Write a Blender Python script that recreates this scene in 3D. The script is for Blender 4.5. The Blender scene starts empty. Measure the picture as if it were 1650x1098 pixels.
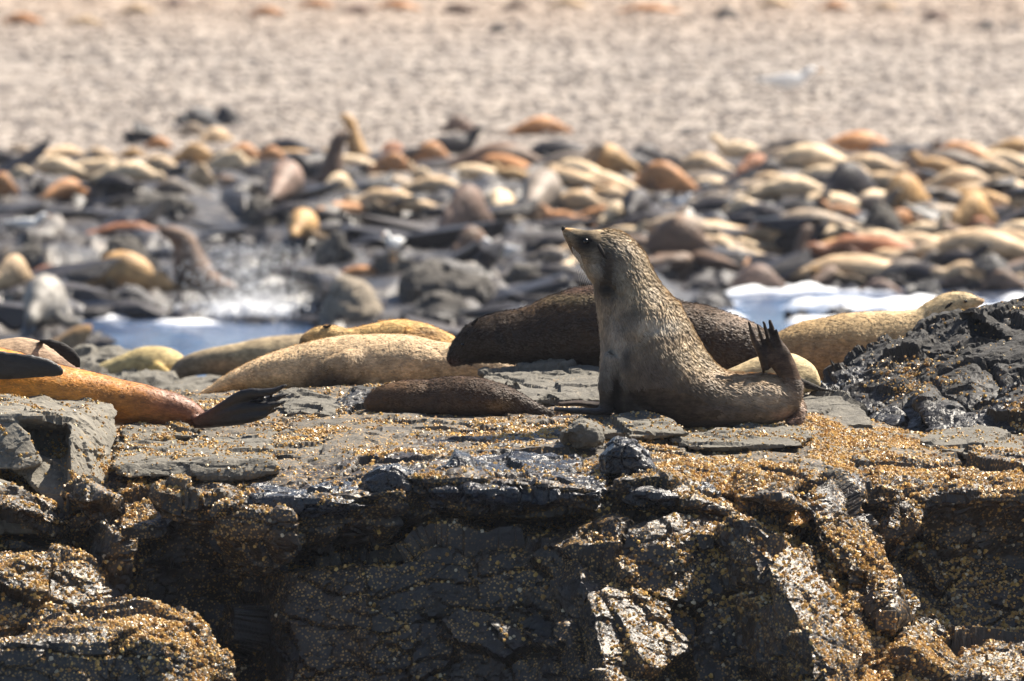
import bpy, bmesh, math, random
import numpy as np
from mathutils import Vector
from mathutils.kdtree import KDTree

random.seed(7)
SC = bpy.context.scene
COL = SC.collection
R = math.radians

# ------------------------------------------------------------------ camera, sky, sun, exposure
CAM_H = 4.8
FPX = 13750.0            # 300 mm lens on a 36 mm wide sensor, 1650 px wide picture
HORIZON = -310.0
PITCH = math.atan((549.0 - HORIZON) / FPX)
cam_data = bpy.data.cameras.new('camera')
cam_data.lens = 300.0
cam_data.sensor_width = 36.0
cam_data.clip_start = 1.0
cam_data.clip_end = 3000.0
cam_data.dof.use_dof = True
cam_data.dof.focus_distance = 35.9
cam_data.dof.aperture_fstop = 4.9
cam = bpy.data.objects.new('camera', cam_data)
cam.location = (0, 0, CAM_H)
cam.rotation_euler = (math.pi / 2 - PITCH, 0, 0)
COL.objects.link(cam)
SC.camera = cam

SUN_DIR = Vector((0.50, 0.34, 0.80)).normalized()
world = bpy.data.worlds.new('World')
SC.world = world
world.use_nodes = True
wn = world.node_tree
sky = wn.nodes.new('ShaderNodeTexSky')
sky.sky_type = 'NISHITA'
sky.sun_disc = False
sky.sun_elevation = math.asin(SUN_DIR.z)
sky.sun_rotation = math.atan2(SUN_DIR.x, SUN_DIR.y)
sky.altitude = 0
bg = wn.nodes['Background']
wn.links.new(sky.outputs[0], bg.inputs[0])
bg.inputs[1].default_value = 0.05
sun_data = bpy.data.lights.new('sun', 'SUN')
sun_data.energy = 5.0
sun_data.angle = R(0.53)
sun_data.color = (1.0, 0.91, 0.78)
sun = bpy.data.objects.new('sun', sun_data)
sun.rotation_euler = SUN_DIR.to_track_quat('Z', 'Y').to_euler()
sun.location = (20, 30, 60)
COL.objects.link(sun)
SC.view_settings.view_transform = 'Standard'
SC.view_settings.look = 'None'
SC.view_settings.exposure = 1.45
SC.view_settings.gamma = 1.0
SC.view_settings.use_curve_mapping = False
SC.render.engine = 'CYCLES'
SC.cycles.use_denoising = True
SC.cycles.max_bounces = 6
SC.cycles.sample_clamp_indirect = 4.0

CP, SP = math.cos(PITCH), math.sin(PITCH)


def P(px, py, d):
    """world point seen at photo pixel (px, py) at world distance y = d"""
    u = px - 825.0
    v = 549.0 - py
    dy = FPX * CP + v * SP
    dz = -FPX * SP + v * CP
    t = d / dy
    return (u * t, d, CAM_H + dz * t)


def pix(p):
    """photo pixel of world points (n,3)"""
    p = np.asarray(p, float)
    y = p[..., 1]
    z = p[..., 2] - CAM_H
    f = y * CP - z * SP
    up = y * SP + z * CP
    return 825.0 + p[..., 0] / f * FPX, 549.0 - up / f * FPX


# ------------------------------------------------------------------ numpy noise
def _h(ix, iy, iz, seed):
    n = (ix.astype(np.int64) * 73856093) ^ (iy.astype(np.int64) * 19349663) ^ (iz.astype(np.int64) * 83492791) ^ (seed * 2654435761)
    n = n & 0xFFFFFFFF
    n = (n ^ (n >> 15)) * 2246822519 & 0xFFFFFFFF
    n = (n ^ (n >> 13)) * 3266489917 & 0xFFFFFFFF
    n = n ^ (n >> 16)
    return (n & 0xFFFFFF).astype(np.float32) / 16777216.0


def vnoise(p, seed=0):
    i = np.floor(p).astype(np.int64)
    f = (p - i).astype(np.float32)
    f = f * f * (3 - 2 * f)
    out = 0
    for dx in (0, 1):
        wx = f[:, 0] if dx else 1 - f[:, 0]
        for dy in (0, 1):
            wy = f[:, 1] if dy else 1 - f[:, 1]
            for dz in (0, 1):
                wz = f[:, 2] if dz else 1 - f[:, 2]
                out = out + wx * wy * wz * _h(i[:, 0] + dx, i[:, 1] + dy, i[:, 2] + dz, seed)
    return out * 2 - 1


def fbm(p, octv=4, seed=0, gain=0.5):
    a, s, out = 1.0, 1.0, 0
    for k in range(octv):
        out = out + a * vnoise(p * s + 17.3 * k, seed + k)
        a *= gain
        s *= 2.03
    return out


def facet(p, seed=0, want_edge=False):
    """chipped stone: every Voronoi cell is its own tilted plane; returns height, edge distance, cell value"""
    i = np.floor(p).astype(np.int64)
    n = len(p)
    f1 = np.full(n, 9.0, np.float32)
    f2 = np.full(n, 9.0, np.float32)
    h = np.zeros(n, np.float32)
    cv = np.zeros(n, np.float32)
    pf = p.astype(np.float32)
    for dx in (-1, 0, 1):
        for dy in (-1, 0, 1):
            for dz in (-1, 0, 1):
                cx, cy, cz = i[:, 0] + dx, i[:, 1] + dy, i[:, 2] + dz
                r1 = _h(cx, cy, cz, seed)
                r2 = _h(cx, cy, cz, seed + 11)
                r3 = _h(cx, cy, cz, seed + 23)
                ex = pf[:, 0] - cx - r1
                ey = pf[:, 1] - cy - r2
                ez = pf[:, 2] - cz - r3
                d = ex * ex + ey * ey + ez * ez
                # plane slopes reuse scrambled randoms
                g1 = (r2 * 7.13) % 1 - 0.5
                g2 = (r3 * 5.71) % 1 - 0.5
                g3 = (r1 * 9.37) % 1 - 0.5
                hh = (ex * g1 + ey * g2 + ez * g3) * 1.6 + ((r1 * 3.3 + r2 * 5.1) % 1 - 0.5) * 0.9
                near = d < f1
                f2 = np.where(near, f1, np.minimum(f2, d))
                h = np.where(near, hh, h)
                cv = np.where(near, r1, cv)
                f1 = np.where(near, d, f1)
    return h, np.sqrt(f2) - np.sqrt(f1), cv


def sstep(a, b, x):
    t = np.clip((x - a) / (b - a), 0, 1)
    return t * t * (3 - 2 * t)


# ------------------------------------------------------------------ mesh helpers
def mesh_from(name, V, F, smooth=False):
    """V (n,3), F (m,k) array or list"""
    me = bpy.data.meshes.new(name)
    V = np.asarray(V, np.float32)
    if isinstance(F, np.ndarray):
        k = F.shape[1]
        me.vertices.add(len(V))
        me.vertices.foreach_set('co', V.ravel())
        me.loops.add(F.size)
        me.loops.foreach_set('vertex_index', F.astype(np.int32).ravel())
        me.polygons.add(len(F))
        me.polygons.foreach_set('loop_start', np.arange(0, F.size, k, dtype=np.int32))
        me.update(calc_edges=True)
    else:
        me.from_pydata([tuple(map(float, v)) for v in V], [], F)
        me.update()
    if smooth:
        me.shade_smooth()
    else:
        me.shade_flat()
    return me


def link(name, me, mat=None, parent=None, loc=None):
    o = bpy.data.objects.new(name, me)
    COL.objects.link(o)
    if mat is not None:
        me.materials.append(mat)
    if parent is not None:
        o.parent = parent
    if loc is not None:
        o.location = loc
    return o


def tag(o, label=None, cat=None, group=None, kind=None):
    if label: o['label'] = label
    if cat: o['category'] = cat
    if group: o['group'] = group
    if kind: o['kind'] = kind
    elif cat: o['kind'] = 'thing'
    return o


def arrays(me):
    V = np.empty(len(me.vertices) * 3, np.float32)
    me.vertices.foreach_get('co', V)
    N = np.empty(len(me.vertices) * 3, np.float32)
    me.vertices.foreach_get('normal', N)
    return V.reshape(-1, 3), N.reshape(-1, 3)


def remesh(V, F, voxel, smooth_it=0, fac=0.5):
    me = mesh_from('tmp', V, F)
    o = bpy.data.objects.new('tmp', me)
    COL.objects.link(o)
    m = o.modifiers.new('r', 'REMESH')
    m.mode = 'VOXEL'
    m.voxel_size = voxel
    m.adaptivity = 0
    if smooth_it:
        s = o.modifiers.new('s', 'SMOOTH')
        s.factor = fac
        s.iterations = smooth_it
    dg = bpy.context.evaluated_depsgraph_get()
    dg.update()
    out = bpy.data.meshes.new_from_object(o.evaluated_get(dg), depsgraph=dg)
    bpy.data.objects.remove(o)
    bpy.data.meshes.remove(me)
    return out


def quads(me):
    n = len(me.polygons)
    a = np.empty(len(me.loops), np.int32)
    me.loops.foreach_get('vertex_index', a)
    return a.reshape(n, -1)


def catmull(pts, n):
    pts = np.asarray(pts, float)
    e = np.vstack([2 * pts[0] - pts[1], pts, 2 * pts[-1] - pts[-2]])
    seg = len(pts) - 1
    out = []
    for t in np.linspace(0, seg, n):
        i = min(int(t), seg - 1)
        u = t - i
        p0, p1, p2, p3 = e[i], e[i + 1], e[i + 2], e[i + 3]
        out.append(0.5 * ((2 * p1) + (-p0 + p2) * u + (2 * p0 - 5 * p1 + 4 * p2 - p3) * u * u + (-p0 + 3 * p1 - 3 * p2 + p3) * u ** 3))
    return np.array(out)


def tube(path, ra, rb, seg=20, up=(0, 1, 0)):
    """path (n,3) world; ra across the picture plane, rb along 'up' (depth). closed caps."""
    n = len(path)
    T = np.gradient(path, axis=0)
    T /= np.linalg.norm(T, axis=1, keepdims=True) + 1e-9
    B = np.array(up, float) - T * (T @ np.array(up, float))[:, None]
    B /= np.linalg.norm(B, axis=1, keepdims=True) + 1e-9
    Nn = np.cross(B, T)
    a = np.linspace(0, 2 * math.pi, seg, endpoint=False)
    V = (path[:, None, :] + Nn[:, None, :] * (np.cos(a)[None, :, None] * ra[:, None, None]) + B[:, None, :] * (np.sin(a)[None, :, None] * rb[:, None, None])).reshape(-1, 3)
    F = []
    for i in range(n - 1):
        for j in range(seg):
            k = (j + 1) % seg
            F.append((i * seg + j, i * seg + k, (i + 1) * seg + k, (i + 1) * seg + j))
    c0, c1 = len(V), len(V) + 1
    V = np.vstack([V, path[0], path[-1]])
    for j in range(seg):
        k = (j + 1) % seg
        F.append((c0, k, j))
        F.append((c1, (n - 1) * seg + j, (n - 1) * seg + k))
    return V, F


def merge(parts):
    V, F, off = [], [], 0
    for v, f in parts:
        V.append(v)
        F += [tuple(i + off for i in q) for q in f]
        off += len(v)
    return np.vstack(V), F


def hull(points):
    bm = bmesh.new()
    for p in points:
        bm.verts.new(p)
    bmesh.ops.convex_hull(bm, input=bm.verts)
    loose = [v for v in bm.verts if not v.link_faces]
    for v in loose:
        bm.verts.remove(v)
    bmesh.ops.recalc_face_normals(bm, faces=bm.faces)
    bm.verts.ensure_lookup_table()
    bm.verts.index_update()
    V = np.array([v.co[:] for v in bm.verts])
    F = [tuple(v.index for v in f.verts) for f in bm.faces]
    bm.free()
    return V, F


def ico():
    bm = bmesh.new()
    bmesh.ops.create_icosphere(bm, subdivisions=1, radius=1)
    V = np.array([v.co[:] for v in bm.verts])
    bm.verts.index_update()
    F = np.array([[v.index for v in f.verts] for f in bm.faces])
    bm.free()
    return V, F


ICO_V, ICO_F = ico()


# ------------------------------------------------------------------ materials
class NT:
    def __init__(self, name):
        self.m = bpy.data.materials.new(name)
        self.m.use_nodes = True
        self.t = self.m.node_tree
        self.b = self.t.nodes['Principled BSDF']
        self.pos = self.n('ShaderNodeNewGeometry').outputs['Position']

    def n(self, typ, **kw):
        nd = self.t.nodes.new(typ)
        for k, v in kw.items():
            setattr(nd, k, v)
        return nd

    def l(self, a, b):
        self.t.links.new(a, b)

    def setv(self, sock, v):
        if isinstance(v, (int, float)):
            sock.default_value = v
        elif isinstance(v, tuple):
            sock.default_value = v if len(v) == 4 or sock.type == 'VECTOR' else v + (1,)
        else:
            self.l(v, sock)

    def noise(self, scale, detail=4, rough=0.55, vec=None, stretch=None):
        nd = self.n('ShaderNodeTexNoise')
        nd.inputs['Scale'].default_value = scale
        nd.inputs['Detail'].default_value = detail
        nd.inputs['Roughness'].default_value = rough
        v = vec or self.pos
        if stretch:
            mp = self.n('ShaderNodeMapping')
            mp.inputs['Scale'].default_value = stretch[:3]
            if len(stretch) > 3:
                mp.inputs['Rotation'].default_value = stretch[3]
            self.l(v, mp.inputs[0])
            v = mp.outputs[0]
        self.l(v, nd.inputs['Vector'])
        return nd.outputs[0]

    def voro(self, scale, feature='F1', out='Distance', vec=None):
        nd = self.n('ShaderNodeTexVoronoi')
        nd.feature = feature
        nd.inputs['Scale'].default_value = scale
        self.l(vec or self.pos, nd.inputs['Vector'])
        return nd.outputs[out]

    def ramp(self, v, a, b, lo=0.0, hi=1.0):
        nd = self.n('ShaderNodeMapRange')
        nd.interpolation_type = 'SMOOTHSTEP'
        self.l(v, nd.inputs[0])
        nd.inputs[1].default_value = a
        nd.inputs[2].default_value = b
        nd.inputs[3].default_value = lo
        nd.inputs[4].default_value = hi
        return nd.outputs[0]

    def mix(self, f, a, b):
        nd = self.n('ShaderNodeMix')
        nd.data_type = 'RGBA'
        self.setv(nd.inputs[0], f)
        self.setv(nd.inputs[6], a)
        self.setv(nd.inputs[7], b)
        return nd.outputs[2]

    def math(self, op, a, b=0.0):
        nd = self.n('ShaderNodeMath', operation=op)
        self.setv(nd.inputs[0], a)
        self.setv(nd.inputs[1], b)
        return nd.outputs[0]

    def bump(self, h, strength, dist, prev=None):
        nd = self.n('ShaderNodeBump')
        nd.inputs['Strength'].default_value = strength
        nd.inputs['Distance'].default_value = dist
        self.l(h, nd.inputs['Height'])
        if prev is not None:
            self.l(prev, nd.inputs['Normal'])
        return nd.outputs[0]

    def done(self, color=None, rough=None, normal=None, spec=None):
        if color is not None: self.setv(self.b.inputs['Base Color'], color)
        if rough is not None: self.setv(self.b.inputs['Roughness'], rough)
        if normal is not None: self.l(normal, self.b.inputs['Normal'])
        if spec is not None: self.setv(self.b.inputs['Specular IOR Level'], spec)
        return self.m


def rock_mat(name, dark, grey, dry_z=2.0, wet_rough=0.28, gold=0.5, gold_lo=0.5, wet_patch=False):
    """basalt: dark and wet below the splash line, dry grey above it, gold crust of barnacles in patches"""
    k = NT(name)
    sep = k.n('ShaderNodeSeparateXYZ')
    k.l(k.pos, sep.inputs[0])
    big = k.noise(2.3, 5, 0.6)
    hgt = k.math('ADD', sep.outputs[2], k.math('MULTIPLY', k.math('SUBTRACT', big, 0.5), 0.55))
    if wet_patch:
        gx = k.math('MULTIPLY', k.math('SUBTRACT', sep.outputs[0], 0.05), 1.25)
        gx = k.math('SUBTRACT', 1.0, k.math('MINIMUM', k.math('MULTIPLY', gx, gx), 1.0))
        hgt = k.math('SUBTRACT', hgt, k.math('MULTIPLY', gx, 0.12))
    dry = k.ramp(hgt, dry_z - 0.05, dry_z + 0.09)
    fine = k.noise(38, 6, 0.65)
    mid = k.noise(9, 5, 0.6)
    c_dry = k.mix(k.ramp(mid, 0.35, 0.68), tuple(x * 0.66 for x in grey), grey)
    c_dry = k.mix(k.ramp(fine, 0.45, 0.75), c_dry, tuple(x * 1.35 for x in grey))
    c_wet = k.mix(k.ramp(mid, 0.4, 0.7), dark, tuple(x * 2.0 for x in dark))
    c = k.mix(dry, c_wet, c_dry)
    patch = k.noise(4.5, 6, 0.7)
    spots = k.voro(75)
    crust = k.math('MULTIPLY', k.ramp(patch, gold_lo, gold_lo + 0.12), k.ramp(spots, 0.42, 0.25))
    crust = k.math('MULTIPLY', crust, gold)
    gcol = k.mix(k.ramp(fine, 0.35, 0.65), (0.20, 0.11, 0.03), (0.50, 0.30, 0.10))
    c = k.mix(crust, c, gcol)
    rg = k.math('ADD', wet_rough, k.math('MULTIPLY', dry, 0.5))
    rg = k.math('ADD', rg, k.math('MULTIPLY', k.ramp(fine, 0.3, 0.7), 0.14))
    n = k.bump(k.noise(26, 8, 0.62), 0.5, 0.016)
    n = k.bump(k.noise(95, 5, 0.7), 0.4, 0.005, n)
    n = k.bump(k.voro(75), 0.3, 0.006, n)
    return k.done(c, rg, n, 0.5)


def fur_mat(name, rough=0.62, scale=1.0, attr=True, light=(0.4, 0.3, 0.18), dark=None, spec=0.35, bump=0.6, mott=0.35, wave=1.0):
    k = NT(name)
    if attr:
        a = k.n('ShaderNodeAttribute')
        a.attribute_name = 'coat'
        base = a.outputs['Color']
    else:
        base = light
    # coat mottling (natural colour) and hair direction relief
    co = k.n('ShaderNodeTexCoord').outputs['Object']
    m1 = k.noise(16 * scale, 6, 0.68, co)
    m2 = k.noise(60 * scale, 4, 0.7, co, (0.5, 0.8, 1.4, (0, 0.9, 0)))
    g = k.n('ShaderNodeMix'); g.data_type = 'RGBA'; g.blend_type = 'MULTIPLY'
    g.inputs[0].default_value = 1.0
    k.setv(g.inputs[6], base)
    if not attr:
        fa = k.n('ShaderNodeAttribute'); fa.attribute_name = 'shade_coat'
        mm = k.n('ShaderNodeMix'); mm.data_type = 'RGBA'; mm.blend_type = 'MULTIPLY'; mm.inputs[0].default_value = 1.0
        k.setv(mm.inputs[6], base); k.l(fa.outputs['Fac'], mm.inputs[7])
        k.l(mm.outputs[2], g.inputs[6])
    tone = k.mix(k.ramp(m1, 0.32, 0.68), (1 - mott, 1 - mott, 1 - mott), (1 + mott * 0.8, 1 + mott * 0.75, 1 + mott * 0.7))
    k.l(tone, g.inputs[7])
    g2 = k.n('ShaderNodeMix'); g2.data_type = 'RGBA'; g2.blend_type = 'MULTIPLY'
    g2.inputs[0].default_value = 1.0
    k.l(g.outputs[2], g2.inputs[6])
    k.l(k.mix(k.ramp(m2, 0.3, 0.7), (0.62, 0.6, 0.58), (1.25, 1.25, 1.25)), g2.inputs[7])
    n = k.bump(k.noise(34 * scale, 6, 0.65, co, (0.55, 0.9, 1.5, (0, 0.9, 0))), bump, 0.012 * wave)
    n = k.bump(k.noise(110 * scale, 5, 0.7, co, (0.4, 0.8, 1.7, (0, 0.9, 0))), bump, 0.005 * wave, n)
    k.b.inputs['Sheen Weight'].default_value = 0.0
    k.b.inputs['Sheen Roughness'].default_value = 0.4
    k.b.inputs['Sheen Tint'].default_value = (1, 0.9, 0.7, 1)
    return k.done(g2.outputs[2], rough, n, spec)


def plain(name, color, rough=0.6, spec=0.5, bump=None):
    k = NT(name)
    f = k.noise(20, 4)
    c = k.mix(k.ramp(f, 0.3, 0.7), tuple(x * 0.8 for x in color), tuple(min(1, x * 1.12) for x in color))
    n = k.bump(k.noise(bump[0], 5), bump[1], bump[2]) if bump else None
    return k.done(c, rough, n, spec)


M_BED = rock_mat('wet_basalt', (0.022, 0.016, 0.011), (0.105, 0.093, 0.075), 2.05, 0.30, 1.0, 0.42, True)
M_GREY = rock_mat('dry_grey_basalt', (0.05, 0.047, 0.042), (0.165, 0.15, 0.122), 1.2, 0.35, 0.6, 0.54)
M_DARK = rock_mat('black_basalt', (0.012, 0.011, 0.011), (0.034, 0.032, 0.030), 2.25, 0.34, 0.5, 0.6)
M_SHINE = rock_mat('glossy_wet_basalt', (0.016, 0.016, 0.018), (0.03, 0.03, 0.034), 4.0, 0.20, 0.3, 0.58)
M_SLAB = rock_mat('worn_grey_basalt', (0.045, 0.041, 0.036), (0.13, 0.12, 0.10), 1.2, 0.35, 0.5, 0.56)
M_LOW = rock_mat('barnacled_basalt', (0.022, 0.017, 0.012), (0.04, 0.036, 0.03), 3.5, 0.28, 0.95, 0.38)


def barnacle_mat():
    k = NT('barnacle_shell')
    a = k.n('ShaderNodeAttribute')
    a.attribute_name = 'coat'
    return k.done(a.outputs['Color'], 0.38, k.bump(k.noise(160, 3), 0.4, 0.003), 0.55)


M_BARN = barnacle_mat()


def set_coat(me, C):
    at = me.color_attributes.new('coat', 'FLOAT_COLOR', 'POINT')
    C4 = np.ones((len(C), 4), np.float32)
    C4[:, :3] = C
    at.data.foreach_set('color', C4.ravel())


# ------------------------------------------------------------------ rocks
RNG = np.random.default_rng(5)


def rockify(me, seed, amp=1.0, s=1.0, strata=1.0, crack=1.0, calm=False):
    V, N = arrays(me)
    W = V + 0.03 * s * np.stack([fbm(V * 6 / s, 2, seed + 50), fbm(V * 6 / s, 2, seed + 60), fbm(V * 6 / s, 2, seed + 70)], 1)
    W = W * np.array([1, 1, 1.5])
    W[:, 2] += W[:, 0] * 0.12
    h1, e1, c1 = facet(W / (0.36 * s), seed)
    h2, e2, c2 = facet(W / (0.14 * s), seed + 3)
    h3, e3, c3 = facet(W / (0.052 * s), seed + 7)
    face = 1 + 0.9 * (calm * 1.0) * (1 - sstep(1.84, 1.98, V[:, 2]))
    h1 = h1 * face
    rough = 0.35 + 0.9 * np.clip(fbm(V * 2.2 / s, 2, seed + 90) * 0.5 + 0.5, 0, 1)
    D = (0.050 * h1 + 0.024 * h2 * rough + 0.008 * h3 * rough ** 2) * s
    D += 0.011 * s * fbm(V * 9 / s, 4, seed + 20) * strata
    cm = sstep(0.5, 0.75, fbm(V * 1.7 / s, 2, seed + 95) * 0.5 + 0.55)
    D -= crack * s * (0.030 * (1 - sstep(0.0, 0.035, e1)) * cm + 0.004 * (1 - sstep(0.0, 0.05, e2)))
    # dark narrow bedding cracks
    lay = W[:, 2] * 4.2 / s + fbm(V * np.array([1.1, 1.1, 0.5]) / s, 3, seed + 33) * 1.3
    fr = np.abs(lay - np.round(lay))
    D -= strata * s * 0.020 * (1 - sstep(0.0, 0.05, fr)) * (1 - cm) * (1 - sstep(0.55, 0.85, N[:, 2]))
    if calm:
        D = D * (1 - 0.5 * sstep(2.02, 2.12, V[:, 2]) * sstep(0.4, 0.8, N[:, 2]))
    V = V + N * (D * amp)[:, None]
    me.vertices.foreach_set('co', V.astype(np.float32).ravel())
    me.update()
    me.shade_flat()
    return V


def barnacles(parent, me, origin, n, seed, size=(0.0035, 0.008), dens=None, gold=1.0):
    size = (size[0] * 0.85, size[1] * 1.3)
    """real little truncated cones seated on the rock"""
    V, _ = arrays(me)
    Vw = V + np.array(origin)
    F = quads(me)
    c = Vw[F].mean(1)
    e1 = Vw[F[:, 2]] - Vw[F[:, 0]]
    e2 = Vw[F[:, 3]] - Vw[F[:, 1]]
    cr = np.cross(e1, e2)
    ln = np.linalg.norm(cr, axis=1) + 1e-12
    nrm = cr / ln[:, None]
    px, py = pix(c)
    view = c - np.array([0, 0, CAM_H])
    facing = -(nrm * view).sum(1) / np.linalg.norm(view, axis=1)
    w = ln * (facing > -0.15) * (px > -120) * (px < 1770) * (py < 1180)
    pat = fbm(c * 3.6, 4, seed) * 0.5 + 0.5
    pat2 = fbm(c * 9.0, 3, seed + 9) * 0.5 + 0.5
    dn = dens(px, py, c, nrm) if dens is not None else 1.0
    w = w * (sstep(0.44, 0.60, pat) * (0.25 + sstep(0.35, 0.6, pat2)) + 0.05 + 0.22 * np.clip(dn - 1.0, 0, 1.5) * (py > 835))
    w = w * (0.25 + 1.6 * np.clip(nrm[:, 2], 0, 1))
    w = w * dn
    if w.sum() <= 0: return
    rng = np.random.default_rng(seed)
    idx = rng.choice(len(F), n, p=w / w.sum())
    u, v = rng.random(n), rng.random(n)
    q = F[idx]
    A = Vw[q[:, 0]] * ((1 - u) * (1 - v))[:, None] + Vw[q[:, 1]] * (u * (1 - v))[:, None] + Vw[q[:, 2]] * (u * v)[:, None] + Vw[q[:, 3]] * ((1 - u) * v)[:, None]
    nn = nrm[idx] + rng.normal(0, 0.25, (n, 3))
    nn /= np.linalg.norm(nn, axis=1, keepdims=True)
    t = np.cross(nn, rng.normal(0, 1, (n, 3)))
    t /= np.linalg.norm(t, axis=1, keepdims=True)
    b = np.cross(nn, t)
    r = size[0] + (size[1] - size[0]) * rng.random(n) ** 3.2
    ang = np.arange(5) * 2 * math.pi / 5
    ring = lambda rr, hh: A[:, None, :] + (t[:, None, :] * np.cos(ang)[None, :, None] + b[:, None, :] * np.sin(ang)[None, :, None]) * (r * rr)[:, None, None] + (nn * (r * hh)[:, None])[:, None, :]
    B0, B1 = ring(1.0, -0.25), ring(0.5, 0.85)
    top = (A + nn * (r * 0.55)[:, None])[:, None, :]
    VV = np.concatenate([B0, B1, top], 1)
    base = (np.arange(n) * 11)[:, None]
    tri = []
    for k in range(5):
        j = (k + 1) % 5
        tri += [(k, j, 5 + j), (k, 5 + j, 5 + k), (5 + k, 5 + j, 10)]
    FF = (base[:, :, None] + np.array(tri)[None]).reshape(-1, 3)
    VV = VV.reshape(-1, 3) - np.array(origin)
    bm = mesh_from('barnacles', VV, FF)
    tone = rng.random(n)
    c0 = np.array([0.24, 0.115, 0.025]) ; c1 = np.array([0.60, 0.37, 0.10]); c2 = np.array([0.62, 0.50, 0.32])
    Cc = c0 + (c1 - c0) * tone[:, None]
    Cc = np.where((rng.random(n) < 0.16)[:, None], c2 * (0.6 + 0.6 * tone[:, None]), Cc) * gold
    set_coat(bm, np.repeat(Cc, 11, 0))
    o = link('barnacles', bm, M_BARN, parent)
    tag(o, kind='stuff')


def make_rock(name, parts, voxel, mat, seed, label=None, cat='rock', kind=None, amp=1.0, s=1.0, strata=1.0, crack=1.0, barn=0, dens=None, bsize=(0.0035, 0.008), group=None, gold=1.0, smooth=4):
    V, F = merge(parts)
    org = np.array([V[:, 0].mean(), V[:, 1].mean(), V[:, 2].min()])
    me = remesh(V, F, voxel, smooth)
    Vn = rockify(me, seed, amp, s, strata, crack, name == 'bedrock')
    Vn = Vn - org
    me.vertices.foreach_set('co', Vn.astype(np.float32).ravel())
    me.update()
    me.name = name
    me.materials.clear()
    o = link(name, me, mat, loc=tuple(org))
    tag(o, label, cat if kind is None else None, group, kind)
    if barn:
        barnacles(o, me, org, barn, seed + 5, bsize, dens, gold)
    return o


def H(pts):
    return hull([P(*p) for p in pts])


def chunk(outline, d, back, top_rise=0.0, drop=0.0, bulge=0.06, seed=0, inset=0.12):
    """block whose front outline is given in photo pixels at distance d; it goes 'back' metres deep"""
    rg = random.Random(seed * 13 + 5)
    cx = sum(p[0] for p in outline) / len(outline)
    cy = sum(p[1] for p in outline) / len(outline)
    pts = []
    for (x, y) in outline:
        q = Vector(P(x, y, d + rg.uniform(0, 0.05)))
        pts.append(q)
        b = Vector(P(x, y, d)) + Vector(((cx - x) * d / FPX * 0.1, back * rg.uniform(0.8, 1.1), top_rise))
        pts.append(b)
        m = Vector(P(cx + (x - cx) * (1 - inset * 2), cy + (y - cy) * (1 - inset * 2), d - bulge * rg.uniform(0.5, 1.2)))
        pts.append(m)
    return hull(pts)


# -- the islet's bedrock: profiles of its front and top at several stations
ST = {
    -320: [(1500, 33.2), (1098, 33.9), (980, 34.1), (900, 34.3), (880, 34.5), (870, 34.7), (850, 34.75), (830, 34.8), (760, 35.3), (710, 36.0), (672, 36.8), (636, 38.2)],
    0:    [(1500, 33.2), (1098, 33.9), (980, 34.1), (900, 34.4), (880, 34.6), (870, 34.7), (850, 34.75), (832, 34.8), (770, 35.3), (715, 36.0), (676, 36.8), (636, 38.2)],
    200:  [(1500, 33.8), (1098, 34.4), (980, 34.6), (900, 34.6), (880, 34.65), (850, 34.75), (840, 34.85), (822, 34.9), (775, 35.2), (718, 36.0), (676, 36.8), (634, 38.2)],
    350:  [(1500, 34.2), (1098, 34.55), (980, 34.7), (900, 34.65), (870, 34.62), (845, 34.56), (830, 34.52), (815, 34.5), (775, 35.0), (715, 35.9), (672, 36.8), (634, 38.2)],
    480:  [(1500, 33.9), (1098, 34.15), (980, 34.25), (925, 34.3), (915, 34.4), (902, 34.7), (880, 34.65), (812, 34.4), (772, 34.9), (712, 35.8), (672, 36.7), (630, 38.2)],
    620:  [(1500, 33.8), (1098, 34.1), (980, 34.2), (912, 34.27), (902, 34.4), (888, 34.8), (870, 34.7), (800, 34.3), (755, 34.85), (706, 35.7), (672, 36.5), (622, 38.2)],
    700:  [(1500, 33.8), (1098, 34.1), (980, 34.2), (870, 34.3), (857, 34.4), (850, 34.8), (835, 34.75), (792, 34.35), (748, 34.9), (704, 35.7), (672, 36.5), (618, 38.2)],
    900:  [(1500, 33.7), (1098, 34.0), (980, 34.1), (880, 34.25), (862, 34.35), (852, 34.8), (835, 34.8), (795, 34.4), (748, 34.9), (706, 35.7), (678, 36.4), (612, 38.4)],
    1050: [(1500, 33.5), (1098, 33.95), (980, 34.05), (870, 34.2), (838, 34.3), (828, 34.7), (815, 34.7), (785, 34.4), (752, 34.8), (718, 35.5), (690, 36.05), (618, 38.4)],
    1180: [(1500, 33.4), (1098, 33.95), (980, 34.15), (870, 34.35), (830, 34.45), (822, 34.7), (815, 34.75), (795, 34.7), (760, 35.0), (718, 35.6), (690, 36.05), (624, 38.4)],
    1300: [(1500, 33.6), (1098, 34.2), (980, 34.4), (880, 34.6), (840, 34.65), (830, 34.75), (815, 34.8), (790, 34.8), (758, 35.1), (718, 35.7), (690, 36.2), (634, 38.2)],
    1390: [(1500, 33.9), (1098, 34.6), (980, 34.85), (900, 35.0), (870, 35.05), (840, 35.05), (820, 35.0), (797, 35.0), (758, 35.4), (722, 35.9), (694, 36.6), (640, 38)],
    1540: [(1500, 33.6), (1098, 34.2), (1045, 34.6), (1032, 34.95), (900, 35.15), (850, 35.1), (820, 35.02), (802, 34.92), (762, 35.4), (726, 36.0), (700, 36.7), (645, 38)],
    2000: [(1500, 33.4), (1098, 34.1), (1030, 34.6), (1015, 34.95), (900, 35.15), (850, 35.1), (820, 35.02), (802, 34.92), (762, 35.4), (726, 36.0), (700, 36.7), (645, 38)],
}


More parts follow.
